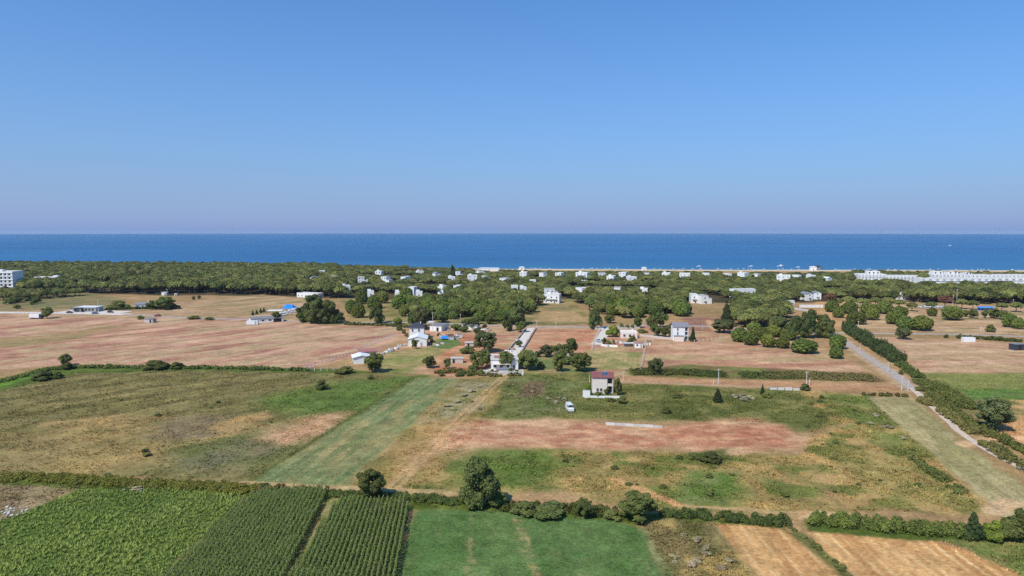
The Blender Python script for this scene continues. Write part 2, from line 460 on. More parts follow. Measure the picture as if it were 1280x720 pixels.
# foreground
layer([(-300, 592), (0, 594), (150, 602), (310, 608), (500, 616), (640, 634), (840, 642), (985, 652), (990, 662), (840, 660), (640, 646), (500, 636), (300, 622), (0, 612), (-300, 615)], (104, 116, 54), (86, 100, 44), 'verge', 1, 1.5, 5)
layer([(-200, 605), (0, 606), (105, 609), (60, 628), (0, 658), (-200, 680)], (156, 138, 108), (120, 112, 78), 'weedy_fallow', 1.5, 2, 5)
layer([(-300, 740), (-60, 676), (0, 652), (100, 612), (210, 610), (306, 618), (298, 634), (200, 722), (150, 780), (-300, 900)], (84, 108, 50), (100, 116, 62), 'crop_soil', 1, 1.2, 5)
layer([(300, 632), (332, 616), (412, 616), (404, 640), (360, 722), (330, 790), (140, 790), (205, 722)], (92, 98, 58), (106, 104, 66), 'maize_soil', 0.8, 0.8, 5)
layer([(412, 640), (428, 628), (512, 626), (512, 640), (497, 722), (485, 790), (320, 790), (361, 722)], (92, 98, 58), (106, 104, 66), 'maize_soil', 0.8, 0.8, 5)
layer([(408, 620), (426, 622), (422, 634), (364, 722), (328, 790), (324, 790), (358, 722), (402, 642)], (160, 150, 104), (120, 124, 70), None, 0.8, 0.8, 3)
layer([(518, 640), (530, 636), (640, 640), (760, 650), (798, 658), (832, 722), (860, 790), (470, 790), (494, 722), (510, 660)], (90, 120, 68), (102, 128, 76), 'clover_field', 0.7, 0.8, 7,
      (D_CORN, 2), patch=((108, 128, 80), 0.72, 1.6), stripe=(D_CORN, 3.4, (98, 126, 78), 0.35, 0.7))
layer([(586, 642), (590, 642), (592, 722), (594, 790), (580, 790), (584, 722)], (150, 146, 100), (96, 124, 74), None, 0.5, 1.2, 1.6)
layer([(642, 648), (654, 650), (668, 690), (682, 722), (700, 790), (684, 790), (664, 722), (650, 690)], (166, 154, 108), (104, 128, 78), None, 0.6, 1.6, 2)
layer([(716, 675), (722, 675), (736, 722), (750, 790), (735, 790), (724, 722)], (136, 144, 96), (90, 128, 76), None, 0.8, 1.2, 3, amt=0.7)
layer([(800, 652), (840, 648), (895, 654), (946, 722), (1000, 790), (862, 790), (834, 722)], (136, 124, 86), (110, 108, 66), 'weedy_fallow', 0.8, 1.5, 4, (D_STUB, 2), patch=((172, 152, 100), 0.6, 4))
layer([(800, 660), (806, 660), (842, 722), (870, 790), (860, 790), (830, 722)], (146, 148, 104), (110, 120, 76), None, 0.4, 0.5, 3)
layer([(895, 656), (940, 656), (984, 662), (1055, 722), (1130, 790), (1000, 790), (946, 722)], (212, 167, 116), (190, 142, 94), 'stubble_field', 0.6, 1.0, 6, (D_STUB, 8), (D_STUB, 2.3, (230, 198, 150), 0.75, 0.6))
layer([(1006, 662), (1080, 664), (1150, 672), (1215, 690), (1282, 724), (1400, 790), (1150, 790), (1066, 722)], (212, 167, 116), (190, 142, 94), 'stubble_field', 0.6, 1.0, 6, (D_STUB, 8), (D_STUB, 2.3, (230, 198, 150), 0.75, 0.6))
layer([(984, 655), (1000, 662), (1068, 722), (1150, 790), (1128, 790), (1054, 722), (982, 664)], (98, 104, 58), (116, 112, 70), None, 0.5, 0.6, 3)
layer([(1150, 668), (1215, 662), (1320, 662), (1600, 720), (1600, 790), (1405, 790), (1284, 724), (1216, 689)], (112, 124, 68), (138, 136, 84), 'weedy_grassland', 0.8, 1.2, 4)
layer([(1006, 648), (1215, 662), (1215, 676), (1150, 676), (1008, 664)], (84, 100, 46), None, None, 0.6, 0.8, 3)
BASE_LAYERS = len(LAYERS)
# beaten tracks
TRACKS = [
    ([(302, 604), (400, 609), (500, 613), (560, 617)], 2.6, (190, 164, 122)),
    ([(985, 646), (1030, 642), (1060, 645)], 3.0, (206, 172, 132)),
    ([(1005, 640), (985, 648), (992, 662)], 2.2, (196, 160, 118)),
    ([(845, 632), (920, 636), (990, 642)], 1.6, (186, 158, 116)),
    ([(770, 600), (850, 632)], 2.2, (192, 156, 112)),
    ([(1052, 415), (1080, 428), (1110, 445), (1150, 466)], 2.6, (214, 178, 132)),
    ([(1044, 418), (1066, 435), (1090, 451), (1118, 469), (1142, 488)], 7.5, (188, 160, 132)),
    ([(770, 477), (880, 481), (1010, 486)], 1.2, (176, 166, 140)),
    ([(1240, 640), (1262, 628), (1300, 640)], 4.0, (206, 176, 140)),
    ([(1205, 556), (1240, 548), (1300, 548)], 4.0, (214, 178, 140)),
]
RUTS = [([(488, 614), (520, 580), (570, 528), (615, 484), (634, 468)], 1.0, 2.0, (206, 172, 132), (146, 132, 86))]


def paint(x, y, want_id=False):
    n1 = fbm(x / 40, y / 40, 3, 3)
    col = BASE1[None] * n1[:, None] + BASE2[None] * (1 - n1[:, None])
    fid = np.full(x.shape, -1, np.int32)
    for li, L in enumerate(LAYERS):
        P = np.array(L['poly'])
        m = L['wob'] + L['f'] + 2
        sel = np.nonzero((x > P[:, 0].min() - m) & (x < P[:, 0].max() + m) & (y > P[:, 1].min() - m) & (y < P[:, 1].max() + m))[0]
        if not len(sel):
            continue
        xs, ys = x[sel], y[sel]
        sdv = sdist(L['poly'], xs, ys)
        keep = sdv > -m
        sel, xs, ys, sdv = sel[keep], xs[keep], ys[keep], sdv[keep]
        if not len(sel):
            continue
        w = sdv + L['wob'] * 2 * (fbm(xs / (L['wob'] * 2.5 + 1.5), ys / (L['wob'] * 2.5 + 1.5), L['seed'], 3) - 0.5)
        a = sstep(-L['f'], L['f'], w) * L['amt']
        u, v = xs, ys
        if L['stretch']:
            (dx, dy), k = L['stretch']
            q = math.hypot(dx, dy)
            dx, dy = dx / q, dy / q
            u, v = (xs * dx + ys * dy) / k, -xs * dy + ys * dx
        s = L['ns']
        n = sstep(0.3, 0.7, fbm(u / s, v / s, L['seed'] + 1, 4))[:, None]
        c = L['c1'][None] * n + L['c2'][None] * (1 - n)
        if L['patch']:
            pc, th, ps = L['patch']
            pm = sstep(th - 0.12, th + 0.06, fbm(u / ps, v / ps, L['seed'] + 9, 3))[:, None]
            c = c * (1 - pm) + alb(pc)[None] * pm
        if L['stripe']:
            (dx, dy), per, sc, am = L['stripe'][:4]
            lo = L['stripe'][4] if len(L['stripe']) > 4 else 0.45
            q = math.hypot(dx, dy)
            t = (-xs * dy + ys * dx) / q / per + 0.5 * vnoise(xs / 30, ys / 30, 77)
            sm = (sstep(lo, min(lo + 0.5, 0.98), np.abs(np.mod(t, 1) * 2 - 1)) * am * (0.4 + 0.9 * fbm(xs / 12, ys / 12, L['seed'] + 3, 2)))[:, None]
            c = c * (1 - sm) + alb(sc)[None] * sm
        col[sel] = col[sel] * (1 - a[:, None]) + c * a[:, None]
        if L['field']:
            fid[sel[a > 0.5]] = li
    for line, wd, c in TRACKS:
        d = ldist(PX(*line), x, y) + 1.2 * (fbm(x / 3, y / 3, 5, 2) - 0.5)
        a = (1 - sstep(wd * 0.35, wd * 0.75, d))[:, None]
        col = col * (1 - a) + alb(c)[None] * a
    for line, wd, sep, c, cm in RUTS:
        d = ldist(PX(*line), x, y)
        a = (1 - sstep(0.35, 1.05, np.abs(d - sep / 2 - 0.1) + 0.4 * (fbm(x / 2, y / 2, 8, 2) - 0.5)))[:, None] * 0.55
        col = col * (1 - a) + alb(c)[None] * a
    # beach: sand towards the water
    dc = shore_y(x) - y
    a = (1 - sstep(BEACH_W - 8, BEACH_W + 6, dc + 10 * (fbm(x / 14, y / 14, 2, 2) - 0.5)))[:, None]
    col = col * (1 - a) + alb((222, 202, 172))[None] * a
    fid[(a[:, 0] > 0.5)] = -2
    # fine mottling
    v = 1 + 0.30 * (fbm(x / 9, y / 3.0, 25, 3) - 0.5) * (y > 280) + 0.48 * (fbm(x / 5, y / 5, 21, 3) - 0.5) + 0.50 * (fbm(x / 1.5, y / 1.5, 22, 2) - 0.5) + 0.2 * (fbm(x / 22, y / 22, 23, 2) - 0.5)
    col = np.clip(col * v[:, None], 0.004, 0.85)
    return (col, fid) if want_id else col


SHORE = [G(-900, 330.0), G(0, 332.0), G(400, 334.0), G(640, 335.8), G(900, 336.8), G(1280, 337.6), G(2600, 338.2)]
SX = np.array([p[0] for p in SHORE]); SY = np.array([p[1] for p in SHORE])
BEACH_W = 42.0


def shore_y(x):
    return np.interp(x, SX, SY) + 6 * (vnoise(np.asarray(x, float) / 60, np.asarray(x, float) * 0 + 3, 9) - 0.5)


def gz(x, y, base=0.0):
    d = shore_y(x) - y
    return np.where(d < 14, base - 1.9 * sstep(14, -25, d), base)


def grid(x0, x1, y0, y1, st, fr, z, top=None):
    """vertices and quads of a level grid kept inside the view wedge |x| < fr*y + 25"""
    xs = np.arange(x0, x1 + st * 0.5, st)
    ys = np.linspace(y0, y1, max(2, int(round((y1 - y0) / st)) + 1))
    X, Y = np.meshgrid(xs, ys)
    ny, nx = X.shape
    i = (np.arange(ny - 1)[:, None] * nx + np.arange(nx - 1)[None]).ravel()
    q = np.stack([i, i + 1, i + nx + 1, i + nx], 1)
    X, Y = X.ravel(), Y.ravel()
    cx, cy = X[q].mean(1), Y[q].mean(1)
    k = (np.abs(cx) < fr * cy + 25)
    if top is not None:
        k &= cy < shore_y(cx) + 45
    q = q[k]
    u, inv = np.unique(q, return_inverse=True)
    return X[u], Y[u], inv.reshape(q.shape)


# the sheet that carries everything, and the fields laid on it
xs = np.concatenate([np.arange(-6000, -900, 300), np.arange(-900, 900, 15), np.arange(900, 6001, 300)]).astype(float)
ys = np.concatenate([np.arange(-4000, 60, 300), np.arange(60, 1230, 15)]).astype(float)
X, Y = np.meshgrid(xs, ys)
sh = X.shape
i = (np.arange(sh[0] - 1)[:, None] * sh[1] + np.arange(sh[1] - 1)[None]).ravel()
q = np.stack([i, i + 1, i + sh[1] + 1, i + sh[1]], 1)
Xf, Yf = X.ravel(), Y.ravel()
k = Yf[q].mean(1) < shore_y(Xf[q].mean(1)) - 20
q = q[k]
u, inv = np.unique(q, return_inverse=True)
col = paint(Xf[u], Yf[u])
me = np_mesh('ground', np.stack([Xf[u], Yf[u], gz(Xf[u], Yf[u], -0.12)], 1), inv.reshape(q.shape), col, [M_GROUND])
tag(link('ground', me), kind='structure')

FIELD_PARTS = {}
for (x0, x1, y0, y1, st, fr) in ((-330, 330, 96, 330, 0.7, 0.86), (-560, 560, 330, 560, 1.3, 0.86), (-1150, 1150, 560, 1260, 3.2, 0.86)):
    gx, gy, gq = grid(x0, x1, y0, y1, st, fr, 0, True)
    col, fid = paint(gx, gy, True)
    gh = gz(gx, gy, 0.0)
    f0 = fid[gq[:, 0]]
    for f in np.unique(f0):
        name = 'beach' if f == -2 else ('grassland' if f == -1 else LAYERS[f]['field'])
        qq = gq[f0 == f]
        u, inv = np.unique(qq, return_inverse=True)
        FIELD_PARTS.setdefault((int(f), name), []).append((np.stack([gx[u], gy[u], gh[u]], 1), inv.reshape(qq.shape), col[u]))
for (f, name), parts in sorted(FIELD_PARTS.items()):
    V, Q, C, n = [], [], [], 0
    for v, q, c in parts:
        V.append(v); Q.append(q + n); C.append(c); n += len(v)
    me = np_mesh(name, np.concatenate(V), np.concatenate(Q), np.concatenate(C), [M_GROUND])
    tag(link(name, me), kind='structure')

# sea out to the horizon a 60 m high eye sees (13.9 km)
R_SEA = 13900.0
arc = [(R_SEA * math.sin(a), R_SEA * math.cos(a)) for a in np.linspace(-1.35, 1.35, 120)]
bot = [(arc[-1][0], 700.0), (2500, 850.0), (-2500, 850.0), (arc[0][0], 700.0)]
pts = arc + bot
me = bpy.data.meshes.new('sea')
me.from_pydata([(x, y, -0.8) for x, y in pts], [], [list(range(len(pts)))[::-1]])
me.materials.append(sea_material())
tag(link('sea', me), kind='structure')
# breaking foam along the shore
M_FOAM = mat('sea foam', (0.75, 0.77, 0.78), 0.8)
V, Q = [], []
fx = np.arange(-1150, 1151, 4.0)
for row in range(2):
    off = -9 + row * 22
    wv = (0.8 + 2.2 * fbm(fx / 25, fx * 0 + row, 31 + row, 3)) * (fbm(fx / 60, fx * 0 + row * 9, 40 + row, 2) > 0.42)
    fy = shore_y(fx) + off + 5 * (fbm(fx / 40, fx * 0, 50 + row, 2) - 0.5)
    b = len(V)
    for xx, yy, ww in zip(fx, fy, wv):
        V += [(xx, yy - ww, -0.72), (xx, yy + ww, -0.72)]
    Q += [(b + 2 * j, b + 2 * j + 2, b + 2 * j + 3, b + 2 * j + 1) for j in range(len(fx) - 1) if wv[j] > 0 or wv[j + 1] > 0]
tag(link('sea_foam', np_mesh('sea_foam', V, Q, None, [M_FOAM])), kind='stuff')


# roads and lanes
def ribbon(name, pts, width, m, z=0.03, jit=0.25, world=False, step=4.0, thick=0.0):
    P = [Vector((*p, 0)) for p in (pts if world else PX(*pts))]
    L = [P[0]]
    for a, b in zip(P[:-1], P[1:]):
        n = max(1, int((b - a).length / step))
        L += [a.lerp(b, (j + 1) / n) for j in range(n)]
    V, Q = [], []
    for j, p in enumerate(L):
        t = (L[min(j + 1, len(L) - 1)] - L[max(j - 1, 0)]).normalized()
        nrm = Vector((-t.y, t.x, 0))
        for s in (-1, 1):
            w = width / 2 + random.uniform(-jit, jit)
            V.append(tuple(p + nrm * s * w + Vector((0, 0, z))))
    Q = [(2 * j, 2 * j + 2, 2 * j + 3, 2 * j + 1) for j in range(len(L) - 1)]
    Q = [f[::-1] for f in Q]
    me = bpy.data.meshes.new(name)
    me.from_pydata(V, [], Q)
    me.materials.append(m)
    return tag(link(name, me), kind='structure')


ROADS = [
    ([(-400, 389), (0, 390.5), (90, 391.5), (160, 393)], 9, M_PAVE),
    ([(155, 393), (240, 398), (300, 399), (420, 404), (480, 402.5), (560, 404.5), (640, 408), (700, 408.5), (740, 409), (800, 407), (900, 408), (960, 414), (1040, 416.5)], 5, M_ASPH),
    ([(1040, 416.5), (1110, 417), (1200, 418), (1290, 421), (1500, 427)], 4.5, M_ASPH),
    ([(1044, 417), (1066, 434), (1090, 450), (1118, 468), (1140, 486)], 3.9, M_ASPH),
    ([(1139, 485), (1160, 503), (1200, 540), (1222, 556), (1300, 598), (1420, 660)], 2.2, M_DIRTP),
    ([(664, 410), (652, 428), (640, 447)], 4.6, M_PAVE),
    ([(762, 409), (752, 422), (746, 431)], 6, M_PAVE),
]
ROAD_W = []
for pts, w, m in ROADS:
    ribbon('road' if m is M_ASPH else ('dirt_lane' if m is M_DIRTP else 'concrete_lane'), pts, w, m, z=0.03 + 0.006 * len(ROAD_W))
    ROAD_W.append((PX(*pts), w))
ribbon('yard_paving', [(609, 461), (648, 465)], 10, M_PAVE, z=0.08)
ribbon('parking_apron', [(80, 389.0), (158, 390.5)], 16, M_PAVE, z=0.09, jit=0.8)
# ------------------------------------------------------------------ things: helpers
def thing(name, label, cat, loc=(0, 0, 0), rz=0.0, group=None):
    return tag(link(name, None, None, loc, rz), label, cat, group)


BOXF = [(0, 3, 2, 1), (4, 5, 6, 7), (0, 1, 5, 4), (1, 2, 6, 5), (2, 3, 7, 6), (3, 0, 4, 7)]
MESH_CACHE = {}


def box_vf(cx, cy, z0, sx, sy, sz, taper=0.0):
    a, b = sx / 2, sy / 2
    t = 1 - taper
    return [(cx - a, cy - b, z0), (cx + a, cy - b, z0), (cx + a, cy + b, z0), (cx - a, cy + b, z0),
            (cx - a * t, cy - b * t, z0 + sz), (cx + a * t, cy - b * t, z0 + sz), (cx + a * t, cy + b * t, z0 + sz), (cx - a * t, cy + b * t, z0 + sz)]


def boxes(name, parent, m, *bs, loc=None, rz=None):
    """one part made of one or several boxes (cx, cy, z0, sx, sy, sz)"""
    key = (name, m.name, bs)
    me = MESH_CACHE.get(key)
    if me is None:
        V, Fc = [], []
        for b in bs:
            n = len(V)
            V += box_vf(*b)
            Fc += [tuple(i + n for i in f) for f in BOXF]
        me = bpy.data.meshes.new(name)
        me.from_pydata(V, [], Fc)
        me.materials.append(m)
        MESH_CACHE[key] = me
    return link(name, me, parent, loc, rz)


def poly(name, parent, m, V, Fc, loc=None, rz=None, smooth=False):
    me = bpy.data.meshes.new(name)
    me.from_pydata(V, [], Fc)
    me.materials.append(m)
    if smooth:
        for p in me.polygons:
            p.use_smooth = True
    return link(name, me, parent, loc, rz)


def tube_vf(path, radii, n=6):
    V, Fc = [], []
    for k, (p, r) in enumerate(zip(path, radii)):
        d = (Vector(path[min(k + 1, len(path) - 1)]) - Vector(path[max(k - 1, 0)])).normalized()
        a = d.cross(Vector((0.3, 1, 0.1))).normalized()
        b = d.cross(a)
        for j in range(n):
            t = 2 * math.pi * j / n
            V.append(tuple(Vector(p) + a * math.cos(t) * r + b * math.sin(t) * r))
    for k in range(len(path) - 1):
        for j in range(n):
            Fc.append((k * n + j, k * n + (j + 1) % n, (k + 1) * n + (j + 1) % n, (k + 1) * n + j))
    Fc.append(tuple(range((len(path) - 1) * n, len(path) * n)))
    return V, Fc


# ------------------------------------------------------------------ foliage
def leaf_quads(rng, cen, nrm, size, jitter=0.6, aspect=1.5):
    """leaf-sized four-sided faces at the points cen, roughly facing nrm"""
    n = len(cen)
    d = nrm + jitter * rng.normal(size=(n, 3))
    d /= np.linalg.norm(d, axis=1)[:, None] + 1e-9
    r = rng.normal(size=(n, 3))
    a = np.cross(d, r); a /= np.linalg.norm(a, axis=1)[:, None] + 1e-9
    b = np.cross(d, a)
    s = (size * (0.6 + 0.8 * rng.random(n)))[:, None]
    a, b = a * s * aspect * 0.5, b * s * 0.5
    V = np.stack([cen - a, cen - 0.15 * a + b, cen + a, cen + 0.15 * a - b], 1).reshape(-1, 3)
    Q = np.arange(4 * n).reshape(n, 4)
    return V, Q


def blob_foliage(rng, blobs, per, size, jitter=0.55, under=0.35, inner=0.25, up=0.25):
    """leaves over the shells of many overlapping clumps: (x,y,z,rx,ry,rz)"""
    Cs, Ns, Ks = [], [], []
    for (x, y, z, rx, ry, rz) in blobs:
        n = int(per)
        d = rng.normal(size=(n, 3))
        d /= np.linalg.norm(d, axis=1)[:, None]
        low = (d[:, 2] < -0.2) & (rng.random(n) > under)
        d[low, 2] *= -1
        rr = 1 - inner * rng.random(n) ** 2 + 0.10 * rng.normal(size=n)
        c = d * np.array([rx, ry, rz]) * rr[:, None] + np.array([x, y, z])
        nn = d / np.array([rx, ry, rz]); nn /= np.linalg.norm(nn, axis=1)[:, None]
        nn[:, 2] += up
        Cs.append(c); Ns.append(nn); Ks.append(np.full(n, rng.random()))
    C, Nn, Kb = np.concatenate(Cs), np.concatenate(Ns), np.concatenate(Ks)
    V, Q = leaf_quads(rng, C, Nn, size, jitter)
    return V, Q, Kb, C


LEAF_GAIN = 1.6
LEAF_WARM = np.array([1.08, 0.95, 0.66])


def leaf_cols(rng, kb, c_dark, c_light, n):
    c_dark, c_light = np.array(c_dark) * LEAF_GAIN * LEAF_WARM, np.array(c_light) * LEAF_GAIN * LEAF_WARM
    t = np.clip(0.25 + 0.5 * kb + 0.35 * (rng.random(n) - 0.5), 0, 1)[:, None]
    c = np.array(c_dark)[None] * (1 - t) + np.array(c_light)[None] * t
    return np.repeat(c, 4, axis=0)


def pine_variant(seed, dark, light, flat=0.5, nb=18, per=95, lowz=0.48):
    """umbrella pine of unit height and unit crown width: trunk mesh, crown mesh"""
    rng = np.random.default_rng(seed)
    bl = []
    for k in range(nb):
        a = 2.39996 * k + rng.uniform(-0.3, 0.3)
        r = 0.40 * math.sqrt((k + 0.3) / nb)
        top = 0.93 - 0.42 * flat * (r / 0.4) ** 2
        z = top - 0.15 + rng.uniform(-0.03, 0.03)
        s = rng.uniform(0.11, 0.17)
        bl.append((r * math.cos(a), r * math.sin(a), z, s, s, s * 0.85))
    for k in range(int(nb * 0.4)):
        a = rng.uniform(0, 6.28)
        r = rng.uniform(0.18, 0.36)
        bl.append((r * math.cos(a), r * math.sin(a), lowz + rng.uniform(0.02, 0.2), 0.13, 0.13, 0.12))
    V, Q, kb, C = blob_foliage(rng, bl, per, 0.074, 0.18, 0.35, 0.10, 0.5)
    crown = np_mesh('crown', V, Q, leaf_cols(rng, kb, dark, light, len(Q)), [M_LEAF])
    tv, tf = tube_vf([(0, 0, -0.02), (0.01, 0.0, 0.25), (0.0, 0.01, lowz + 0.05), (0.0, 0.0, 0.78)], [0.036, 0.028, 0.022, 0.008], 6)
    for k in range(5):
        a = k * 1.256 + rng.uniform(-0.4, 0.4)
        n0 = len(tv)
        z0 = lowz * rng.uniform(0.75, 1.0)
        v, f = tube_vf([(0.005, 0, z0), (0.14 * math.cos(a), 0.14 * math.sin(a), z0 + 0.14), (0.32 * math.cos(a), 0.32 * math.sin(a), z0 + 0.24)], [0.014, 0.01, 0.004], 4)
        tv += v; tf += [tuple(i + n0 for i in ff) for ff in f]
    tr = bpy.data.meshes.new('trunk')
    tr.from_pydata(tv, [], tf); tr.materials.append(M_BARK)
    return tr, crown


def broad_variant(seed, dark, light, shape='round', nb=34, per=130, size=0.045, base=0.12):
    rng = np.random.default_rng(seed)
    bl = []
    for k in range(nb):
        if shape == 'round':
            d = rng.normal(size=3); d /= np.linalg.norm(d)
            r = rng.uniform(0.35, 1.1) ** 0.6
            x, y, z = d[0] * 0.39 * r, d[1] * 0.39 * r, 0.54 + d[2] * 0.37 * r
            s = rng.uniform(0.05, 0.16)
            bl.append((x, y, max(z, base), s, s, s * 0.85))
        elif shape == 'dome':
            dz = 1 - 1.72 * ((k + 0.5) / nb)
            a, q = k * 2.39996, math.sqrt(max(0, 1 - dz * dz))
            r = rng.uniform(0.86, 1.05)
            s = rng.uniform(0.11, 0.16)
            bl.append((q * math.cos(a) * 0.38 * r, q * math.sin(a) * 0.38 * r, 0.46 + dz * 0.42 * r, s, s, s))
        elif shape == 'tall':
            t = (k + 0.5) / nb
            w = 0.42 * (1 - t * 0.6) * (0.7 + 0.5 * min(1, t * 5))
            a = rng.uniform(0, 6.28)
            r = w * rng.uniform(0.4, 1)
            s = rng.uniform(0.09, 0.15)
            bl.append((r * math.cos(a) + 0.05 * math.sin(t * 5), r * math.sin(a), base + t * (0.88 - base), s * 1.1, s * 1.1, s))
        elif shape == 'cone':
            t = (k + 0.5) / nb
            w = 0.46 * (1 - t) ** 0.85 + 0.02
            a = k * 2.39996
            r = w * rng.uniform(0.5, 0.95)
            s = 0.05 + 0.13 * (1 - t) * rng.uniform(0.7, 1.2)
            bl.append((r * math.cos(a), r * math.sin(a), base + t * (0.94 - base), s, s, s * 0.8))
        else:   # bush: from the ground up
            d = rng.normal(size=3); d /= np.linalg.norm(d)
            r = rng.uniform(0.3, 1.0)
            s = rng.uniform(0.11, 0.2)
            bl.append((d[0] * 0.36 * r, d[1] * 0.36 * r, 0.22 + abs(d[2]) * 0.58 * r, s, s, s))
    V, Q, kb, C = blob_foliage(rng, bl, per, size * 1.3, 0.36, 0.55, 0.25, 0.2)
    V[:, 2] = np.maximum(V[:, 2], -0.01)
    crown = np_mesh('crown', V, Q, leaf_cols(rng, kb, dark, light, len(Q)), [M_LEAF])
    tv, tf = tube_vf([(0, 0, -0.02), (0.01, 0, base + 0.06), (0.02, 0.01, 0.5), (0.02, 0.0, 0.75)], [0.035, 0.028, 0.016, 0.006], 6)
    for k in range(5):
        a = k * 1.256 + rng.uniform(-0.4, 0.4)
        n0 = len(tv)
        z0 = base + 0.1 + 0.05 * k
        v, f = tube_vf([(0.01, 0, z0), (0.13 * math.cos(a), 0.13 * math.sin(a), z0 + 0.14), (0.26 * math.cos(a), 0.26 * math.sin(a), z0 + 0.24)], [0.014, 0.009, 0.004], 4)
        tv += v; tf += [tuple(i + n0 for i in ff) for ff in f]
    tr = bpy.data.meshes.new('trunk')
    tr.from_pydata(tv, [], tf); tr.materials.append(M_BARK)
    return tr, crown


def gl(c, k=1.0):
    return tuple(float(v) * k for v in lin(c))


VAR = {}
for k in range(5):
    g_ = (1.0, 1.25, 0.72, 1.1, 0.88)[k]
    VAR['pine', k] = pine_variant(100 + k, (0.060 * g_, 0.080 * g_, 0.032 * g_), (0.138 * g_ * (1.1 if k == 1 else 1), 0.162 * g_, 0.064 * g_), 0.45 + 0.1 * (k % 3))
for k in range(3):
    VAR['bright', k] = broad_variant(140 + k, (0.050, 0.078, 0.024), (0.135, 0.175, 0.050), 'dome', 42, 120, 0.046, 0.12)
for k in range(2):
    VAR['dead', k] = pine_variant(160 + k, (0.10, 0.055, 0.045), (0.17, 0.10, 0.08), 0.5, 10, 40)
for k in range(4):
    VAR['broad', k] = broad_variant(200 + k, (0.042, 0.064, 0.026), (0.122, 0.152, 0.056), 'round', 52, 230, 0.029, 0.16)
for k in range(2):
    VAR['greybroad', k] = broad_variant(220 + k, (0.040, 0.056, 0.028), (0.105, 0.125, 0.066), 'round', 52, 230, 0.029, 0.14)
for k in range(2):
    VAR['tall', k] = broad_variant(230 + k, (0.036, 0.056, 0.026), (0.098, 0.126, 0.050), 'tall', 36, 280, 0.029, 0.10)
for k in range(2):
    VAR['cone', k] = broad_variant(240 + k, (0.022, 0.038, 0.022), (0.052, 0.075, 0.035), 'cone', 36, 220, 0.032, 0.06)
for k in range(3):
    VAR['bush', k] = broad_variant(250 + k, (0.042, 0.060, 0.025), (0.115, 0.142, 0.055), 'bush', 24, 230, 0.045, 0.05)
for k in range(2):
    VAR['brightbush', k] = broad_variant(260 + k, (0.060, 0.100, 0.022), (0.150, 0.195, 0.045), 'bush', 24, 230, 0.045, 0.05)
for k in range(2):
    VAR['greybush', k] = broad_variant(270 + k, (0.150, 0.140, 0.110), (0.300, 0.280, 0.230), 'bush', 22, 200, 0.045, 0.05)
for k in range(2):
    VAR['redbush', k] = broad_variant(280 + k, (0.070, 0.052, 0.040), (0.130, 0.110, 0.070), 'bush', 22, 200, 0.045, 0.05)
for k in range(2):
    VAR['whitebush', k] = broad_variant(290 + k, (0.12, 0.14, 0.08), (0.42, 0.42, 0.38), 'bush', 22, 160, 0.04, 0.05)
NVAR = {}
for (kd, k) in VAR:
    NVAR[kd] = max(NVAR.get(kd, 0), k + 1)
KIND_NAME = dict(pine='stone_pine', bright='stone_pine', dead='dead_pine', broad='broadleaf_tree', greybroad='broadleaf_tree', tall='tall_tree', cone='conifer_tree',
                 bush='shrub', brightbush='shrub', greybush='shrub', redbush='shrub', whitebush='shrub')
TREE_AT = []


def plant(kind, x, y, w, h, label, cat=None, group=None):
    v = random.randrange(NVAR[kind])
    tr, cr = VAR[kind, v]
    nm = KIND_NAME[kind]
    o = thing(nm, label, cat or ('shrub' if nm == 'shrub' else 'tree'), (x, y, 0.0), random.uniform(0, 6.28), group)
    o.scale = (w, w, h)
    link('trunk' if nm != 'shrub' else 'stem', tr, o)
    link('crown' if nm != 'shrub' else 'foliage', cr, o)
    TREE_AT.append((x, y, w))
    return o


def plant_px(kind, px, py, wpx, hpx, label, cat=None, group=None):
    x, y = G(px, py)
    mpp = math.hypot(y, CAM_H) / F
    return plant(kind, x, y, max(0.5, wpx * mpp), max(0.4, hpx * mpp), label, cat, group)


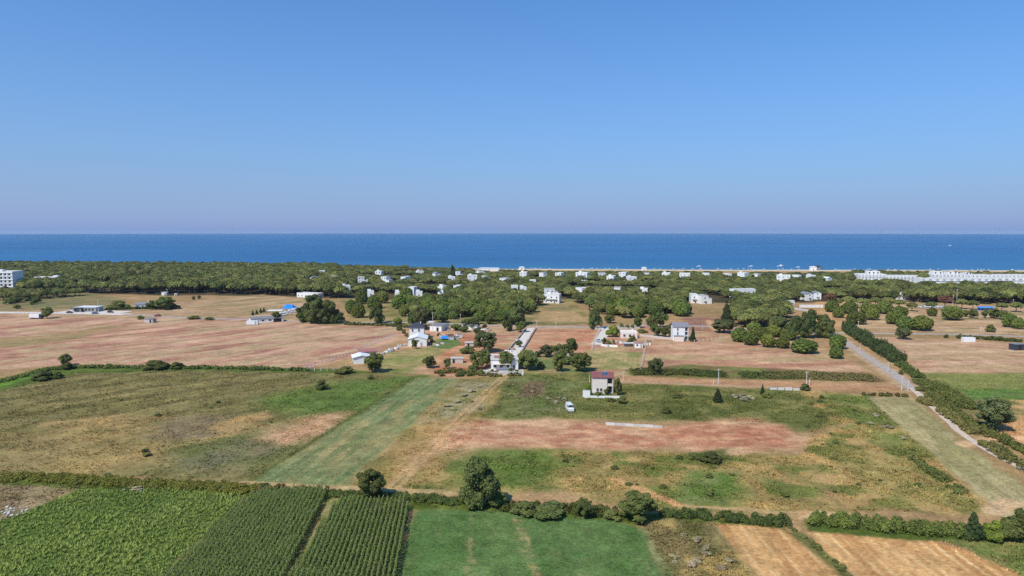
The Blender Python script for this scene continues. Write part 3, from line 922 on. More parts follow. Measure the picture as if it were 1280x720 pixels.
def hedge(pts, width, height, dark, light, label, cat='hedge', per_m=70, size=0.34, seed=0, group=None, name='hedge', gaps=0.25):
    """thick line of bushes: foliage over many unequal clumps set along a ground line"""
    rng = np.random.default_rng(900 + seed)
    P = [np.array(p) for p in PX(*pts)]
    bl = []
    org = P[0]
    total = 0
    for a, b in zip(P[:-1], P[1:]):
        L = np.linalg.norm(b - a); total += L
        t = (b - a) / L
        nr = np.array([-t[1], t[0]])
        n = max(2, int(L * width / 1.3))
        for k in range(n):
            s = rng.random() * L
            if float(fbm(np.array([(total + s) / 7]), np.array([seed * 5.1]), 15, 2)[0]) < gaps:
                continue
            c = a + t * s + nr * rng.uniform(-0.5, 0.5) * width * 0.8
            hh = height * rng.uniform(0.55, 1.1) * (0.8 + 0.4 * float(vnoise(np.array([s / 9]), np.array([seed * 3.3]), 5)[0]))
            r = rng.uniform(0.6, 1.2) * (0.4 + 0.10 * width)
            bl.append((c[0] - org[0], c[1] - org[1], hh * 0.4, r, r, hh * 0.6))
    if seed <= 7:
        size, per_m = 0.24, per_m * 1.5
    V, Q, kb, C = blob_foliage(rng, bl, max(14, 1.7 * per_m * total / max(1, len(bl))), size * 0.95, 0.5, 0.3, 0.3, 0.35)
    V[:, 2] = np.maximum(V[:, 2], -0.02)
    me = np_mesh('foliage', V, Q, leaf_cols(rng, kb, dark, light, len(Q)), [M_LEAF])
    o = thing(name, label, cat, (org[0], org[1], 0), 0, group)
    link('foliage', me, o)
    # woody stems along the line
    tv, tf = [], []
    for (x, y, z, r, _, hh) in bl[::3]:
        n0 = len(tv)
        v, f = tube_vf([(x, y, -0.05), (x + rng.uniform(-.2, .2), y + rng.uniform(-.2, .2), z * 0.7), (x, y, z + hh * 0.5)], [0.05, 0.04, 0.02], 4)
        tv += v; tf += [tuple(i + n0 for i in ff) for ff in f]
    st = bpy.data.meshes.new('stems'); st.from_pydata(tv, [], tf); st.materials.append(M_BARK)
    link('woody_stems', st, o)['kind'] = 'stuff'
    return o


DG, LG = (0.036, 0.055, 0.020), (0.105, 0.135, 0.045)        # bramble greens
YG0, YG1 = (0.085, 0.110, 0.024), (0.190, 0.215, 0.055)      # yellow-green
BK0, BK1 = (0.024, 0.040, 0.020), (0.070, 0.092, 0.040)      # dark hedge
OL0, OL1 = (0.070, 0.078, 0.034), (0.150, 0.150, 0.066)      # dry olive
RD0, RD1 = (0.080, 0.060, 0.040), (0.150, 0.115, 0.070)

hedge([(-40, 597), (60, 599), (160, 604), (240, 608), (320, 613)], 6, 0.95, YG0, YG1, 'low yellow-green bramble bank above the bright green crop', seed=1, per_m=190)
hedge([(320, 613), (345, 612), (410, 615)], 2.2, 1.3, RD0, OL1, 'low brownish scrub strip along the dirt track above the maize', seed=2, per_m=70)
hedge([(410, 618), (450, 621), (520, 624), (580, 629)], 5, 1.0, DG, LG, 'low bramble bank behind the maize below the dirt track', seed=3, per_m=150)
hedge([(625, 634), (650, 636), (720, 640), (770, 644)], 4.5, 1.5, DG, LG, 'bramble bank along the top of the clover field', seed=4, per_m=150)
hedge([(825, 644), (880, 646), (930, 651), (985, 655)], 4.5, 1.5, BK0, LG, 'dark hedgerow ending at the gap above the stubble', seed=5, per_m=190, gaps=0.1)
hedge([(1010, 653), (1060, 656), (1120, 662), (1180, 666), (1225, 672)], 5.5, 2.1, DG, (0.120, 0.155, 0.045), 'thick green hedge behind the striped stubble field', seed=6, per_m=260, gaps=0.0)
hedge([(986, 657), (1010, 676), (1062, 720)], 1.3, 0.8, DG, OL1, 'narrow weedy baulk dividing the two stubble fields', cat='hedge', seed=7, per_m=45, name='weed_strip')
hedge([(1150, 500), (1175, 514), (1200, 530), (1218, 543)], 4.0, 2.0, OL0, OL1, 'olive-brown hedge beside the pale lane and the mown hay', seed=8, per_m=150)
hedge([(1232, 557), (1262, 576), (1300, 598)], 4.0, 2.0, DG, OL1, 'dark-sided hedge beside the pale lane below its fork', seed=9, per_m=150)
hedge([(1255, 552), (1285, 568), (1320, 580)], 4.0, 1.8, DG, LG, 'short hedge inside the fork of the pale lane', seed=10, per_m=130)
hedge([(1150, 487), (1165, 497), (1200, 522), (1235, 545), (1260, 551)], 4.5, 1.9, OL0, LG, 'scrubby hedge along the pale lane by the grey-green tree', seed=11, per_m=150)
hedge([(1150, 478), (1180, 490), (1212, 512)], 8.0, 2.2, DG, LG, 'wide thicket between the pale lane and the green field', seed=12, per_m=240)
hedge([(1058, 413), (1075, 425), (1100, 440), (1125, 455)], 7.0, 5.5, BK0, BK1, 'tall dark hedge lining the asphalt road', seed=13, per_m=280, size=0.45)
hedge([(1125, 457), (1138, 466), (1150, 474)], 5.0, 2.6, DG, LG, 'green hedge at the end of the dark roadside hedge', seed=14, per_m=150)
hedge([(-20, 482), (20, 473), (60, 462), (110, 459)], 5, 1.2, DG, LG, 'low green bank curving up from the bright weed patch', seed=15, per_m=90, size=0.4)
hedge([(110, 460), (180, 460), (300, 461), (385, 464)], 3.5, 1.4, DG, LG, 'long low hedge between the red field and the olive meadow', seed=16, per_m=80, size=0.4)
hedge([(790, 466), (830, 466), (870, 467)], 12, 1.8, OL0, LG, 'low shrubby hedge beside the dirt road by the grey tree', seed=17, per_m=110, size=0.42)
hedge([(870, 467), (950, 470), (1000, 470)], 14, 1.0, DG, LG, 'low green hedge beside the dirt road', seed=18, per_m=90, size=0.42)
hedge([(960, 469), (1030, 471), (1090, 473)], 16, 1.3, RD0, OL1, 'reddish-brown scrub beside the dirt road', seed=19, per_m=110, size=0.42)
hedge([(1078, 494), (1110, 495), (1135, 496)], 2.5, 1.2, RD0, LG, 'short reddish hedge at the head of the mown hay', seed=20, per_m=70)
hedge([(1140, 575), (1165, 590), (1205, 618)], 3.5, 1.1, OL0, LG, 'low scrub line along the lower edge of the mown hay', seed=21, per_m=90)
hedge([(430, 406), (480, 407), (540, 412)], 4, 1.6, DG, OL1, 'low hedge along the road below the pine plot', seed=22, per_m=80, size=0.45)
hedge([(596, 469), (625, 471), (650, 469)], 3.0, 1.3, DG, OL1, 'scrub at the foot of the yard wall', seed=23, per_m=90, size=0.4)
hedge([(545, 467), (570, 464), (590, 470)], 5, 1.5, OL0, LG, 'rounded scrub below the little flat-roofed shed', seed=24, per_m=90, size=0.4)
hedge([(130, 388), (165, 386.5), (225, 385)], 4, 2.2, BK0, BK1, 'dark hedge round the roadside farmhouse', seed=25, per_m=70, size=0.6)
hedge([(1180, 422), (1225, 424), (1280, 428)], 4, 2.0, DG, LG, 'green hedge by the white container', seed=26, per_m=70, size=0.5)

# ------------------------------------------------------------------ trees set one by one
T = plant_px
T('tall', 600, 634, 50, 60, 'tall dark broadleaf tree with uneven top in the hedge line by the clover')
T('bush', 622, 634, 26, 22, 'dark bush at the foot of the tall tree by the clover')
T('broad', 463, 623, 38, 36, 'rounded dark tree standing alone over the dirt track above the maize')
T('broad', 796, 650, 54, 34, 'spreading grey-green tree at the upper corner of the clover field')
T('broad', 730, 647, 24, 25, 'small upright tree in the bramble bank above the clover')
T('bush', 688, 645, 46, 18, 'large rounded green bush in the bramble bank above the clover')
T('bush', 655, 642, 34, 16, 'spreading bush near the double tan strip of the clover field')
T('bush', 765, 648, 26, 14, 'low green bush beside the spreading grey-green tree')
T('cone', 1216, 674, 24, 34, 'dark pointed tree at the end of the thick hedge')
T('brightbush', 1240, 675, 30, 28, 'bright green bush beside the dark pointed tree')
T('bush', 1262, 674, 38, 32, 'dark bush between the bright green bush and a broadleaf tree')
T('broad', 1285, 676, 36, 40, 'dark broadleaf tree beyond the bright green bush')
T('greybroad', 1242, 538, 46, 42, 'big round grey-green tree beside the pale lane fork')
T('broad', 82, 457, 16, 15, 'dark flat-topped tree on the green bank beside the red field')
T('bush', 84, 462, 16, 10, 'green bush under the dark flat-topped tree')
T('bush', 54, 475, 30, 12, 'dark purple-green bush on the curving bank')
T('bush', 72, 473, 16, 9, 'small dark bush on the curving bank')
T('bush', 196, 461, 34, 13, 'wide dark bush in the long low hedge')
T('bush', 222, 461, 20, 9, 'small dark bush in the long low hedge')
T('bush', 401, 487, 17, 13, 'lone dark round shrub in the olive meadow')
T('bush', 463, 474, 9, 7, 'tiny dark shrub below the barn tree')
T('bush', 430, 467, 26, 11, 'low dark hedge-like bush below the fenced yard')
T('broad', 468, 465, 27, 25, 'dark rounded tree beside the white barn')
T('broad', 518, 436, 9, 13, 'small lollipop tree standing by the concrete fence posts')
T('broad', 537, 460, 18, 15, 'small dark tree on the slope below the vegetable plot wall')
T('broad', 559, 461, 10, 14, 'slim young tree beside the little flat-roofed shed')
T('broad', 597, 462, 22, 24, 'leafy garden tree beside the terrace-roofed house')
T('broad', 608, 458, 16, 22, 'upright garden tree between yard wall and terrace-roofed house')
T('broad', 633, 462, 24, 24, 'dark green tree shading the front of the terrace-roofed house')
T('broad', 660, 462, 32, 27, 'big dark tree at the end of the pale driveway')
T('greybroad', 606, 440, 34, 28, 'wide grey-green tree beside the small roofless hut')
T('bush', 584, 442, 22, 12, 'green bush beside the small roofless hut')
T('broad', 649, 434, 9, 9, 'small round tree on the pale driveway')
T('greybroad', 683, 446, 20, 16, 'low grey-green tree at the corner of the small orchard')
T('broad', 700, 449, 22, 20, 'round tree in the middle of the small orchard')
T('broad', 713, 445, 20, 24, 'tallest tree of the small orchard')
T('broad', 698, 464, 18, 22, 'tree of the small orchard at the lower corner')
T('broad', 727, 464, 30, 26, 'broad dark tree of the small orchard above the pink house')
T('greybroad', 820, 468, 20, 21, 'grey-green tree standing in the hedge by the dirt road')
T('cone', 897, 503, 13, 18, 'lone dark egg-shaped tree in the green meadow')
T('cone', 953, 494, 6, 14, 'slim dark sapling by the white-flowering patch')
T('bush', 958, 497, 14, 8, 'dark shrub by the white-flowering patch')
T('bush', 1007, 488, 14, 9, 'dark shrub at the foot of the pole by the dirt road')
T('bush', 778, 504, 16, 9, 'dark shrub in the green meadow before the pink house')
T('bush', 764, 502, 12, 6, 'small shrub in the green meadow before the pink house')
T('bush', 833, 516, 14, 8, 'dark shrub in the green meadow above the low white wall')
T('bush', 845, 497, 14, 6, 'low shrub spot in the middle of the green meadow')
T('bush', 888, 577, 30, 12, 'dark low shrub patch on the weedy fallow')
T('bush', 868, 573, 18, 8, 'smaller shrub patch on the weedy fallow')
T('bush', 332, 611, 16, 8, 'dark bush on the edge of the maize')
T('greybush', 170, 612, 16, 5, 'whitish dry weeds on the bramble bank')
T('bush', 135, 596, 12, 5, 'small dark shrub above the bramble bank')
for a in [(918, 497, 12, 5), (927, 498, 16, 7), (937, 499, 14, 6), (930, 501, 14, 5)]:
    T('whitebush', *a, 'white-flowering shrub in the pale patch of the green meadow', group='white-flowering shrubs of the meadow')
for a in [(560, 508, 12, 4), (572, 503, 12, 4), (580, 495, 12, 4), (590, 490, 10, 4), (600, 484, 10, 3), (566, 512, 10, 3), (696, 504, 10, 4), (706, 500, 8, 4)]:
    T('whitebush', *a, 'low whitish weed clump in the strip beside the double track', group='whitish weeds by the double track')
for a in [(1095, 520, 12, 4), (1110, 535, 14, 4), (1128, 548, 12, 3), (1088, 530, 10, 3)]:
    T('whitebush', *a, 'low whitish weed clump on the green slope beside the mown hay', group='whitish weeds on the green slope')
# more trees round the lane and the sheds
for a in [(570, 413, 16, 9), (580, 415, 14, 8), (596, 417, 10, 8), (612, 405, 14, 12), (623, 404, 12, 10), (595, 405, 14, 11), (606, 411, 8, 6)]:
    T('broad', *a, 'dark leafy tree around the grey sheds by the road', group='trees around the grey sheds')
for a in [(590, 466, 12, 12), (601, 468, 12, 8), (615, 467, 8, 7), (646, 468, 9, 7), (638, 467, 7, 8), (575, 470, 14, 6), (552, 470, 10, 5)]:
    T('bush', *a, 'small garden shrub along the yard wall of the terrace-roofed house', group='yard wall shrubs')
for a in [(672, 446, 12, 8), (690, 440, 12, 9), (720, 455, 14, 12), (708, 456, 14, 12), (676, 460, 12, 9)]:
    T('bush', *a, 'low bush under the trees of the small orchard', group='bushes under the orchard trees')
for a in [(505, 417, 8, 6), (499, 413, 10, 6), (536, 424, 8, 8), (540, 428, 8, 6), (548, 420, 6, 5), (508, 421, 6, 5), (531, 412, 8, 8)]:
    T('bush', *a, 'garden shrub around the dark-roofed white house', group='shrubs around the dark-roofed house')
# garden of the pink house
T('brightbush', 735, 488, 8, 10, 'yellow-green garden shrub beside the pink house')
T('broad', 741, 484, 8, 16, 'slim dark tree against the pink house')
T('brightbush', 748, 496, 14, 8, 'yellow-green flower bed shrub before the pink house')
T('bush', 759, 493, 10, 9, 'dark garden shrub under the balcony of the pink house')
T('broad', 772, 494, 10, 22, 'tall garden tree at the shaded side of the pink house')
T('bush', 738, 495, 8, 7, 'small shrub behind the white garden wall of the pink house')
# pines right of the middle
for a in [(1045, 448, 17, 15), (1005, 441, 32, 18), (960, 434, 18, 17), (978, 435, 17, 14), (938, 431, 20, 16), (952, 424, 20, 15), (985, 425, 18, 14), (966, 421, 20, 15), (925, 427, 22, 18), (942, 416, 18, 14)]:
    T('bright', *a, 'bright green young stone pine at the edge of the tan field', group='young stone pines by the tan field')
T('bright', 1047, 436, 20, 19, 'round dark-bottomed stone pine standing beside the roadside hedge')
for a in [(978, 420, 20, 25), (993, 423, 20, 30), (1010, 422, 26, 37), (1028, 422, 26, 30), (968, 414, 16, 20), (1037, 420, 16, 22)]:
    T('tall', *a, 'dark narrow-topped tree in the dense clump behind the young pines', group='dark tree clump behind the young pines')
T('cone', 866, 427, 8, 19, 'narrow cypress against the tall white house')
T('greybroad', 905, 416, 34, 18, 'low spreading grey-green tree by the purple plot')
T('cone', 908, 402, 16, 24, 'grey-green conifer at the corner of the purple plot')
T('tall', 743, 411, 20, 28, 'tall dark tree at the bend of the driveway')
T('broad', 762, 404, 15, 12, 'round tree standing alone on the verge beyond the road')
T('brightbush', 766, 421, 19, 18, 'bright green tree at the corner of the bungalow garden')
for a in [(797, 410, 12, 16), (815, 412, 16, 20), (826, 409, 18, 20), (838, 421, 14, 18), (820, 420, 16, 16), (830, 421, 12, 12)]:
    T('broad', *a, 'dark garden tree between the bungalow and the tall white house', group='bungalow garden trees')
for a in [(777, 410, 6, 8), (784, 411, 7, 7), (790, 411, 6, 7), (803, 416, 14, 6), (755, 430, 8, 9), (761, 430, 7, 6), (767, 430, 4, 8), (791, 427, 12, 8), (786, 430, 8, 5)]:
    T('bush', *a, 'small dark garden shrub near the bungalow', group='bungalow garden shrubs')
T('tall', 646, 406, 28, 34, 'tall dark tree where the pale driveway meets the road')
T('tall', 634, 414, 14, 22, 'narrow dark tree beside the pale driveway entrance')
T('broad', 651, 415, 16, 14, 'grey tree leaning over the pale driveway entrance')
for a in [(377, 403, 18, 20), (388, 404, 24, 27), (400, 405, 28, 32), (413, 404, 24, 30), (424, 404, 16, 14), (394, 397, 30, 30)]:
    T('tall', *a, 'tall dark broadleaf tree in the dense grove beside the red field', group='dense dark grove by the red field')
T('tall', 471, 404, 20, 27, 'tall dark tree standing alone at the edge of the red field')
T('greybroad', 526, 412, 22, 30, 'tall grey-green tree behind the dark-roofed house')
T('broad', 588, 411, 24, 14, 'green vine-covered tree beside the grey shed')
T('broad', 552, 403, 22, 14, 'wide round tree beyond the road by the sheds')
for a in [(440, 392, 17, 18), (448, 397, 18, 18), (467, 386, 17, 17), (505, 395, 14, 14), (498, 386, 18, 18), (452, 380, 16, 18), (478, 379, 16, 16), (508, 377, 18, 18)]:
    T('bright', *a, 'round-headed pine standing apart on the grassy pine plot', group='pines apart on the grassy plot')
T('broad', 346, 402, 11, 14, 'dark tree beside the long grey shed')
for a in [(330, 390, 4, 6), (326, 391, 4, 6), (321, 393, 4, 6), (316, 394, 4, 6)]:
    T('cone', *a, 'small dark sapling behind the long grey shed', group='saplings behind the long shed')
T('broad', 59, 398, 15, 15, 'round green tree beside the white box trailer')
for a in [(20, 378, 20, 12), (32, 376, 18, 11), (12, 380, 14, 10), (46, 379, 14, 10), (22, 386, 10, 6), (41, 381, 8, 6)]:
    T('bush', *a, 'dark bush on the rough grassland before the pine forest', group='bushes on the rough grassland')
T('bush', 150, 386, 26, 11, 'dark bush beside the roadside farmhouse')
T('broad', 206, 387, 26, 18, 'tall dark tree behind the roadside farmhouse')
T('broad', 190, 387, 14, 12, 'smaller dark tree behind the roadside farmhouse')
T('bush', 216, 386, 14, 10, 'dark bush at the end of the farmhouse hedge')
T('bush', 176, 399, 10, 6, 'low round shrub beside the road near the small grey hut')
T('bush', 242, 399, 18, 6, 'wide low shrub beside the road through the red field')
T('bush', 262, 400, 14, 4, 'flat low shrub beside the road through the red field')
for a in [(242, 375, 5, 5), (249, 374, 5, 5)]:
    T('broad', *a, 'tiny round tree before the pine forest edge', group='tiny trees before the forest')
RT = [(1048, 397, 15, 13), (1070, 405, 24, 16), (1090, 400, 17, 16), (1062, 392, 20, 15), (1085, 392, 20, 14), (1118, 405, 22, 17), (1132, 412, 22, 17), (1152, 413, 26, 19), (1040, 390, 18, 14), (1105, 392, 20, 16),
      (1262, 409, 18, 18), (1273, 411, 14, 14), (1165, 395, 12, 11), (1125, 397, 18, 15)]
for a in RT:
    T('bright', *a, 'round-crowned pine scattered on the tan ground near the asphalt road', group='pines scattered by the asphalt road')
T('bright', 1190, 400, 25, 18, 'big dome-shaped pine alone on the tan ground')
T('greybroad', 1129, 424, 21, 15, 'grey-green shrubby tree beside the asphalt road')
T('bush', 1238, 415, 14, 10, 'lone round shrub in the tan field above the container')
for a in [(1216, 398, 13, 12), (1231, 398, 8, 12), (1243, 398, 18, 13), (1254, 400, 12, 12), (1207, 396, 10, 9)]:
    T('broad', *a, 'small dark tree beside the blue shelter', group='small trees by the blue shelter')
for a in [(1046, 384, 16, 13), (1060, 383, 18, 14), (1078, 385, 18, 14), (1094, 384, 16, 14), (1110, 385, 18, 15), (1124, 386, 16, 13), (1140, 389, 14, 12), (1164, 388, 14, 12), (1202, 386, 16, 14), (1216, 387, 14, 13), (1252, 389, 14, 12), (1270, 390, 16, 14)]:
    T('pine', *a, 'stone pine in the loose row before the tall wood near the parked cars', group='loose row of pines before the tall wood')
for a in [(548, 400, 14, 12), (536, 399, 12, 11), (566, 399, 12, 10), (600, 401, 16, 13), (618, 402, 14, 12), (628, 400, 16, 14), (515, 404, 12, 10), (497, 405, 12, 8)]:
    T('bright', *a, 'round green tree along the road behind the sheds', group='round trees along the road behind the sheds')
T('dead', 1181, 388, 18, 22, 'dead stone pine with pinkish-brown crown')
T('dead', 1037, 384, 18, 20, 'reddish-brown dead pine by the white cottages')
T('tall', 566, 352, 8, 22, 'tall dark tree rising above the forest against the sea')
# shrubs dotted over the meadows
for n_, (kd, lb, gp, area, cnt) in enumerate([
    ('bush', 'small dark shrub in the weedy grassland beside the mown hay', 'shrubs in the weedy grassland', [(1005, 495), (1060, 500), (1180, 600), (1050, 630), (1000, 570)], 16),
    ('greybush', 'pale dry weed clump in the small fallow beside the stubble', 'pale weed clumps in the fallow', [(815, 662), (885, 658), (930, 715), (845, 718)], 14),
    ('bush', 'dark weed clump in the weedy fallow below the bare red earth', 'weed clumps below the red earth', [(700, 575), (850, 570), (1000, 580), (1040, 635), (850, 636), (720, 610)], 10),
    ('greybush', 'whitish dry weed clump in the meadow beside the pink house', 'whitish weeds near the pink house', [(560, 500), (600, 478), (720, 480), (700, 518), (620, 520)], 20),
    ('bush', 'small dark tussock in the olive meadow', 'tussocks in the olive meadow', [(20, 520), (200, 480), (400, 500), (300, 590), (100, 585)], 7),
]):
    pw = PX(*area)
    xs_, ys_ = [p[0] for p in pw], [p[1] for p in pw]
    c = 0
    while c < cnt:
        x, y = random.uniform(min(xs_), max(xs_)), random.uniform(min(ys_), max(ys_))
        if sdist(pw, np.array([x]), np.array([y]))[0] > 0:
            s = random.uniform(1.2, 2.6)
            plant(kd, x, y, s, s * random.uniform(0.35, 0.6), lb, group=gp)
            c += 1
# ------------------------------------------------------------------ buildings
EXCL = []      # (x, y, half width, half depth, length of open ground before it) kept clear of forest


def window(parent, x, y, z, w, h, face='front', frame=False, m=None):
    """a window on a wall plane: face front = -y, back = +y, left = -x, right = +x; (x, y) is on the wall"""
    t = 0.08
    m = m or M_GLASS
    if face in ('front', 'back'):
        s = -1 if face == 'front' else 1
        o = boxes('window', parent, m, (0, 0, 0, w, t, h), loc=(x, y + s * 0.02, z))
        if frame:
            boxes('frame', o, M_FRAME, (0, s * 0.03, -0.08, w + 0.16, 0.1, 0.08), (0, s * 0.03, h, w + 0.16, 0.1, 0.08), (-w / 2 - 0.04, s * 0.03, 0.002, 0.08, 0.1, h - 0.004), (w / 2 + 0.04, s * 0.03, 0.002, 0.08, 0.1, h - 0.004),
                  (0, s * 0.03, 0.004, 0.05, 0.09, h - 0.008))
            boxes('sill', o, M_CONC, (0, s * 0.10, -0.16, w + 0.3, 0.22, 0.075))
    else:
        s = -1 if face == 'left' else 1
        o = boxes('window', parent, m, (0, 0, 0, t, w, h), loc=(x + s * 0.02, y, z))
        if frame:
            boxes('frame', o, M_FRAME, (s * 0.03, 0, -0.08, 0.1, w + 0.16, 0.08), (s * 0.03, 0, h, 0.1, w + 0.16, 0.08), (s * 0.03, -w / 2 - 0.04, 0.002, 0.1, 0.08, h - 0.004), (s * 0.03, w / 2 + 0.04, 0.002, 0.1, 0.08, h - 0.004))
    return o


def flat_roof(parent, w, d, h, m=None, par=0.45, mp=None):
    r = boxes('roof', parent, m or M_CONC, (0, 0, h, w - 0.4, d - 0.4, 0.12))
    mp = mp or M_WHITE
    boxes('parapet', r, mp, (0, -d / 2 + 0.1, h + 0.002, w, 0.2, par), (0, d / 2 - 0.1, h + 0.002, w, 0.2, par), (-w / 2 + 0.1, 0, h + 0.002, 0.2, d - 0.402, par - 0.004), (w / 2 - 0.1, 0, h + 0.002, 0.2, d - 0.402, par - 0.004))
    return r


def gable_roof(parent, w, d, h, rise, m, over=0.4, along='x', name='roof', th=0.18):
    a, b = w / 2 + over, d / 2 + over
    if along == 'x':
        S = [(-a, -b, h), (-a, 0, h + rise), (-a, b, h)]
        E = [(a, -b, h), (a, 0, h + rise), (a, b, h)]
    else:
        S = [(-a, -b, h), (0, -b, h + rise), (a, -b, h)]
        E = [(-a, b, h), (0, b, h + rise), (a, b, h)]
    V = S + E + [(x, y, z + th) for x, y, z in S + E]
    Fc = [(0, 1, 4, 3), (1, 2, 5, 4), (6, 9, 10, 7), (7, 10, 11, 8), (0, 3, 9, 6), (2, 8, 11, 5), (0, 6, 7, 1), (1, 7, 8, 2), (3, 4, 10, 9), (4, 5, 11, 10)]
    return poly(name, parent, m, V, Fc)


def hip_roof(parent, w, d, h, rise, m, over=0.4, name='roof', cx=0, cy=0):
    a, b = w / 2 + over, d / 2 + over
    k = max(0.0, a - b)
    V = [(cx - a, cy - b, h), (cx + a, cy - b, h), (cx + a, cy + b, h), (cx - a, cy + b, h), (cx - a, cy - b, h + 0.15), (cx + a, cy - b, h + 0.15), (cx + a, cy + b, h + 0.15), (cx - a, cy + b, h + 0.15),
         (cx - k, cy, h + rise), (cx + k, cy, h + rise)]
    Fc = [(0, 3, 2, 1), (0, 1, 5, 4), (1, 2, 6, 5), (2, 3, 7, 6), (3, 0, 4, 7), (4, 5, 9, 8), (6, 7, 8, 9), (5, 6, 9), (7, 4, 8)]
    return poly(name, parent, m, V, Fc)


def gable_wall(parent, w, d, h, rise, m, along='y'):
    """walls with gable ends"""
    a, b = w / 2, d / 2
    if along == 'y':
        S = [(-a, 0), (a, 0), (a, h), (0, h + rise), (-a, h)]
        V = [(x, -b, z) for x, z in S] + [(x, b, z) for x, z in S]
    else:
        S = [(-b, 0), (b, 0), (b, h), (0, h + rise), (-b, h)]
        V = [(-a, y, z) for y, z in S] + [(a, y, z) for y, z in S]
    Fc = [(0, 1, 2, 3, 4), (9, 8, 7, 6, 5)] + [(i, 5 + i, 5 + (i + 1) % 5, (i + 1) % 5) for i in range(5)]
    return poly('wall', parent, m, V, Fc)


def balcony(parent, x, y, z, w, d=1.3, m=None):
    b = boxes('balcony', parent, m or M_WHITE, (0, 0, 0, w, d, 0.16), loc=(x, y - d / 2, z))
    boxes('railing', b, M_WHITE, (0, -d / 2 + 0.05, 0.162, w, 0.08, 0.85), (-w / 2 + 0.05, 0.05, 0.163, 0.08, d - 0.12, 0.84), (w / 2 - 0.05, 0.05, 0.163, 0.08, d - 0.12, 0.84))
    return b


def at_px(px, py, z=0.0):
    x, y = G(px, py, z)
    return x, y, math.hypot(y, CAM_H) / F


# ---- pink house with solar panels
x, y, mp = at_px(754, 492)
o = thing('house', 'pale pink two-storey house with maroon roof and solar panels', 'house', (x, y + 3, 0), rad(-4))
w, d, h = 7.6, 7.0, 6.0
boxes('wall', o, M_CREAM, (-1.1, 0, 0, w - 2.2, d, h), (w / 2 - 1.1, 1.0, 0, 2.19, d - 2.0, h))
boxes('pillar', o, M_CREAM, (w / 2 - 0.15, -d / 2 + 0.2, 0.3, 0.3, 0.3, h - 0.3))
boxes('balcony', o, M_CREAM, (w / 2 - 1.1, -d / 2 + 1.0, 2.9, 2.15, 1.96, 0.2), (w / 2 - 1.1, -d / 2 + 0.08, 3.1, 1.9, 0.1, 0.8))
boxes('porch_floor', o, M_CONC, (w / 2 - 1.1, -d / 2 + 1.0, 0.0, 2.15, 1.95, 0.3))
r = gable_roof(o, w, d, h, 1.5, M_MAROON, 0.35, 'x')
sl = math.atan2(1.5, d / 2 + 0.35)
for k in range(2):
    sp = boxes('solar_panel', o, M_SOLAR, (0, 0, 0, 0.95, 1.9, 0.06), loc=(0.25 + k * 1.05, -1.7, h + 0.18 + 0.96))
    sp.rotation_euler = (sl + 0.12, 0, 0)
    boxes('frame', sp, M_STEEL, (-0.5, 0, -0.03, 0.05, 1.96, 0.1), (0.5, 0, -0.03, 0.05, 1.96, 0.1), (0, -0.98, -0.03, 0.95, 0.05, 0.1), (0, 0.98, -0.03, 0.95, 0.05, 0.1))
tk = boxes('water_tank', o, M_STEEL, (0.78, -0.7, h + 1.35, 2.0, 0.55, 0.55))
for xx in (-1.9, -0.6):
    window(o, xx, -d / 2, 0.95, 0.75, 1.15, frame=True)
window(o, w / 2 - 1.1, -d / 2 + 2.0, 3.3, 1.3, 2.0, frame=True)
boxes('door', o, M_DARK, (w / 2 - 1.1, -d / 2 + 1.98, 0.31, 1.0, 0.1, 2.1))
window(o, -w / 2, 0.5, 3.8, 1.2, 1.2, 'left', True)
boxes('step', o, M_CONC, (-3.2, -d / 2 - 0.9, 0, 1.6, 1.8, 0.9), (-3.2, -d / 2 - 2.2, 0, 1.6, 0.8, 0.45))
o = thing('garden_wall', 'white garden wall with a tall end before the pink house', 'wall', (*G(733, 497), 0), rad(-4))
boxes('wall', o, M_WHITE, (0, 0, 0, 2.6, 0.3, 2.7))
boxes('wall', o, M_WHITE, (6.6, 0.02, 0, 10.5, 0.26, 0.75))
boxes('coping', o, M_CONC, (0, 0, 2.702, 2.7, 0.4, 0.1))

# ---- low white wall and white van in the meadow
a, b = G(757, 531), G(828, 535)
L = math.hypot(b[0] - a[0], b[1] - a[1])
o = thing('concrete_wall', 'long low white concrete wall lying at the edge of the red earth', 'wall', ((a[0] + b[0]) / 2, (a[1] + b[1]) / 2, 0), math.atan2(b[1] - a[1], b[0] - a[0]))
n_ = 6
for k in range(n_):
    boxes('wall_panel', o, M_CONC if k % 2 else M_ROCK, (-L / 2 + (k + 0.5) * L / n_, random.uniform(-0.04, 0.04), 0, L / n_ - 0.05, 0.5, 0.75 + random.uniform(-0.08, 0.06)))


a, b = G(962, 487), G(1000, 488)
o = thing('concrete_wall', 'short low white wall beside the dirt road in the green meadow', 'wall', ((a[0] + b[0]) / 2, (a[1] + b[1]) / 2, 0), math.atan2(b[1] - a[1], b[0] - a[0]))
L = math.hypot(b[0] - a[0], b[1] - a[1])
for k in range(4):
    boxes('wall_panel', o, M_ROCK, (-L / 2 + (k + 0.5) * L / 4, 0, 0, L / 4 - 0.3 - 0.2 * (k % 2), 0.4, 0.7 + 0.2 * (k % 3)))


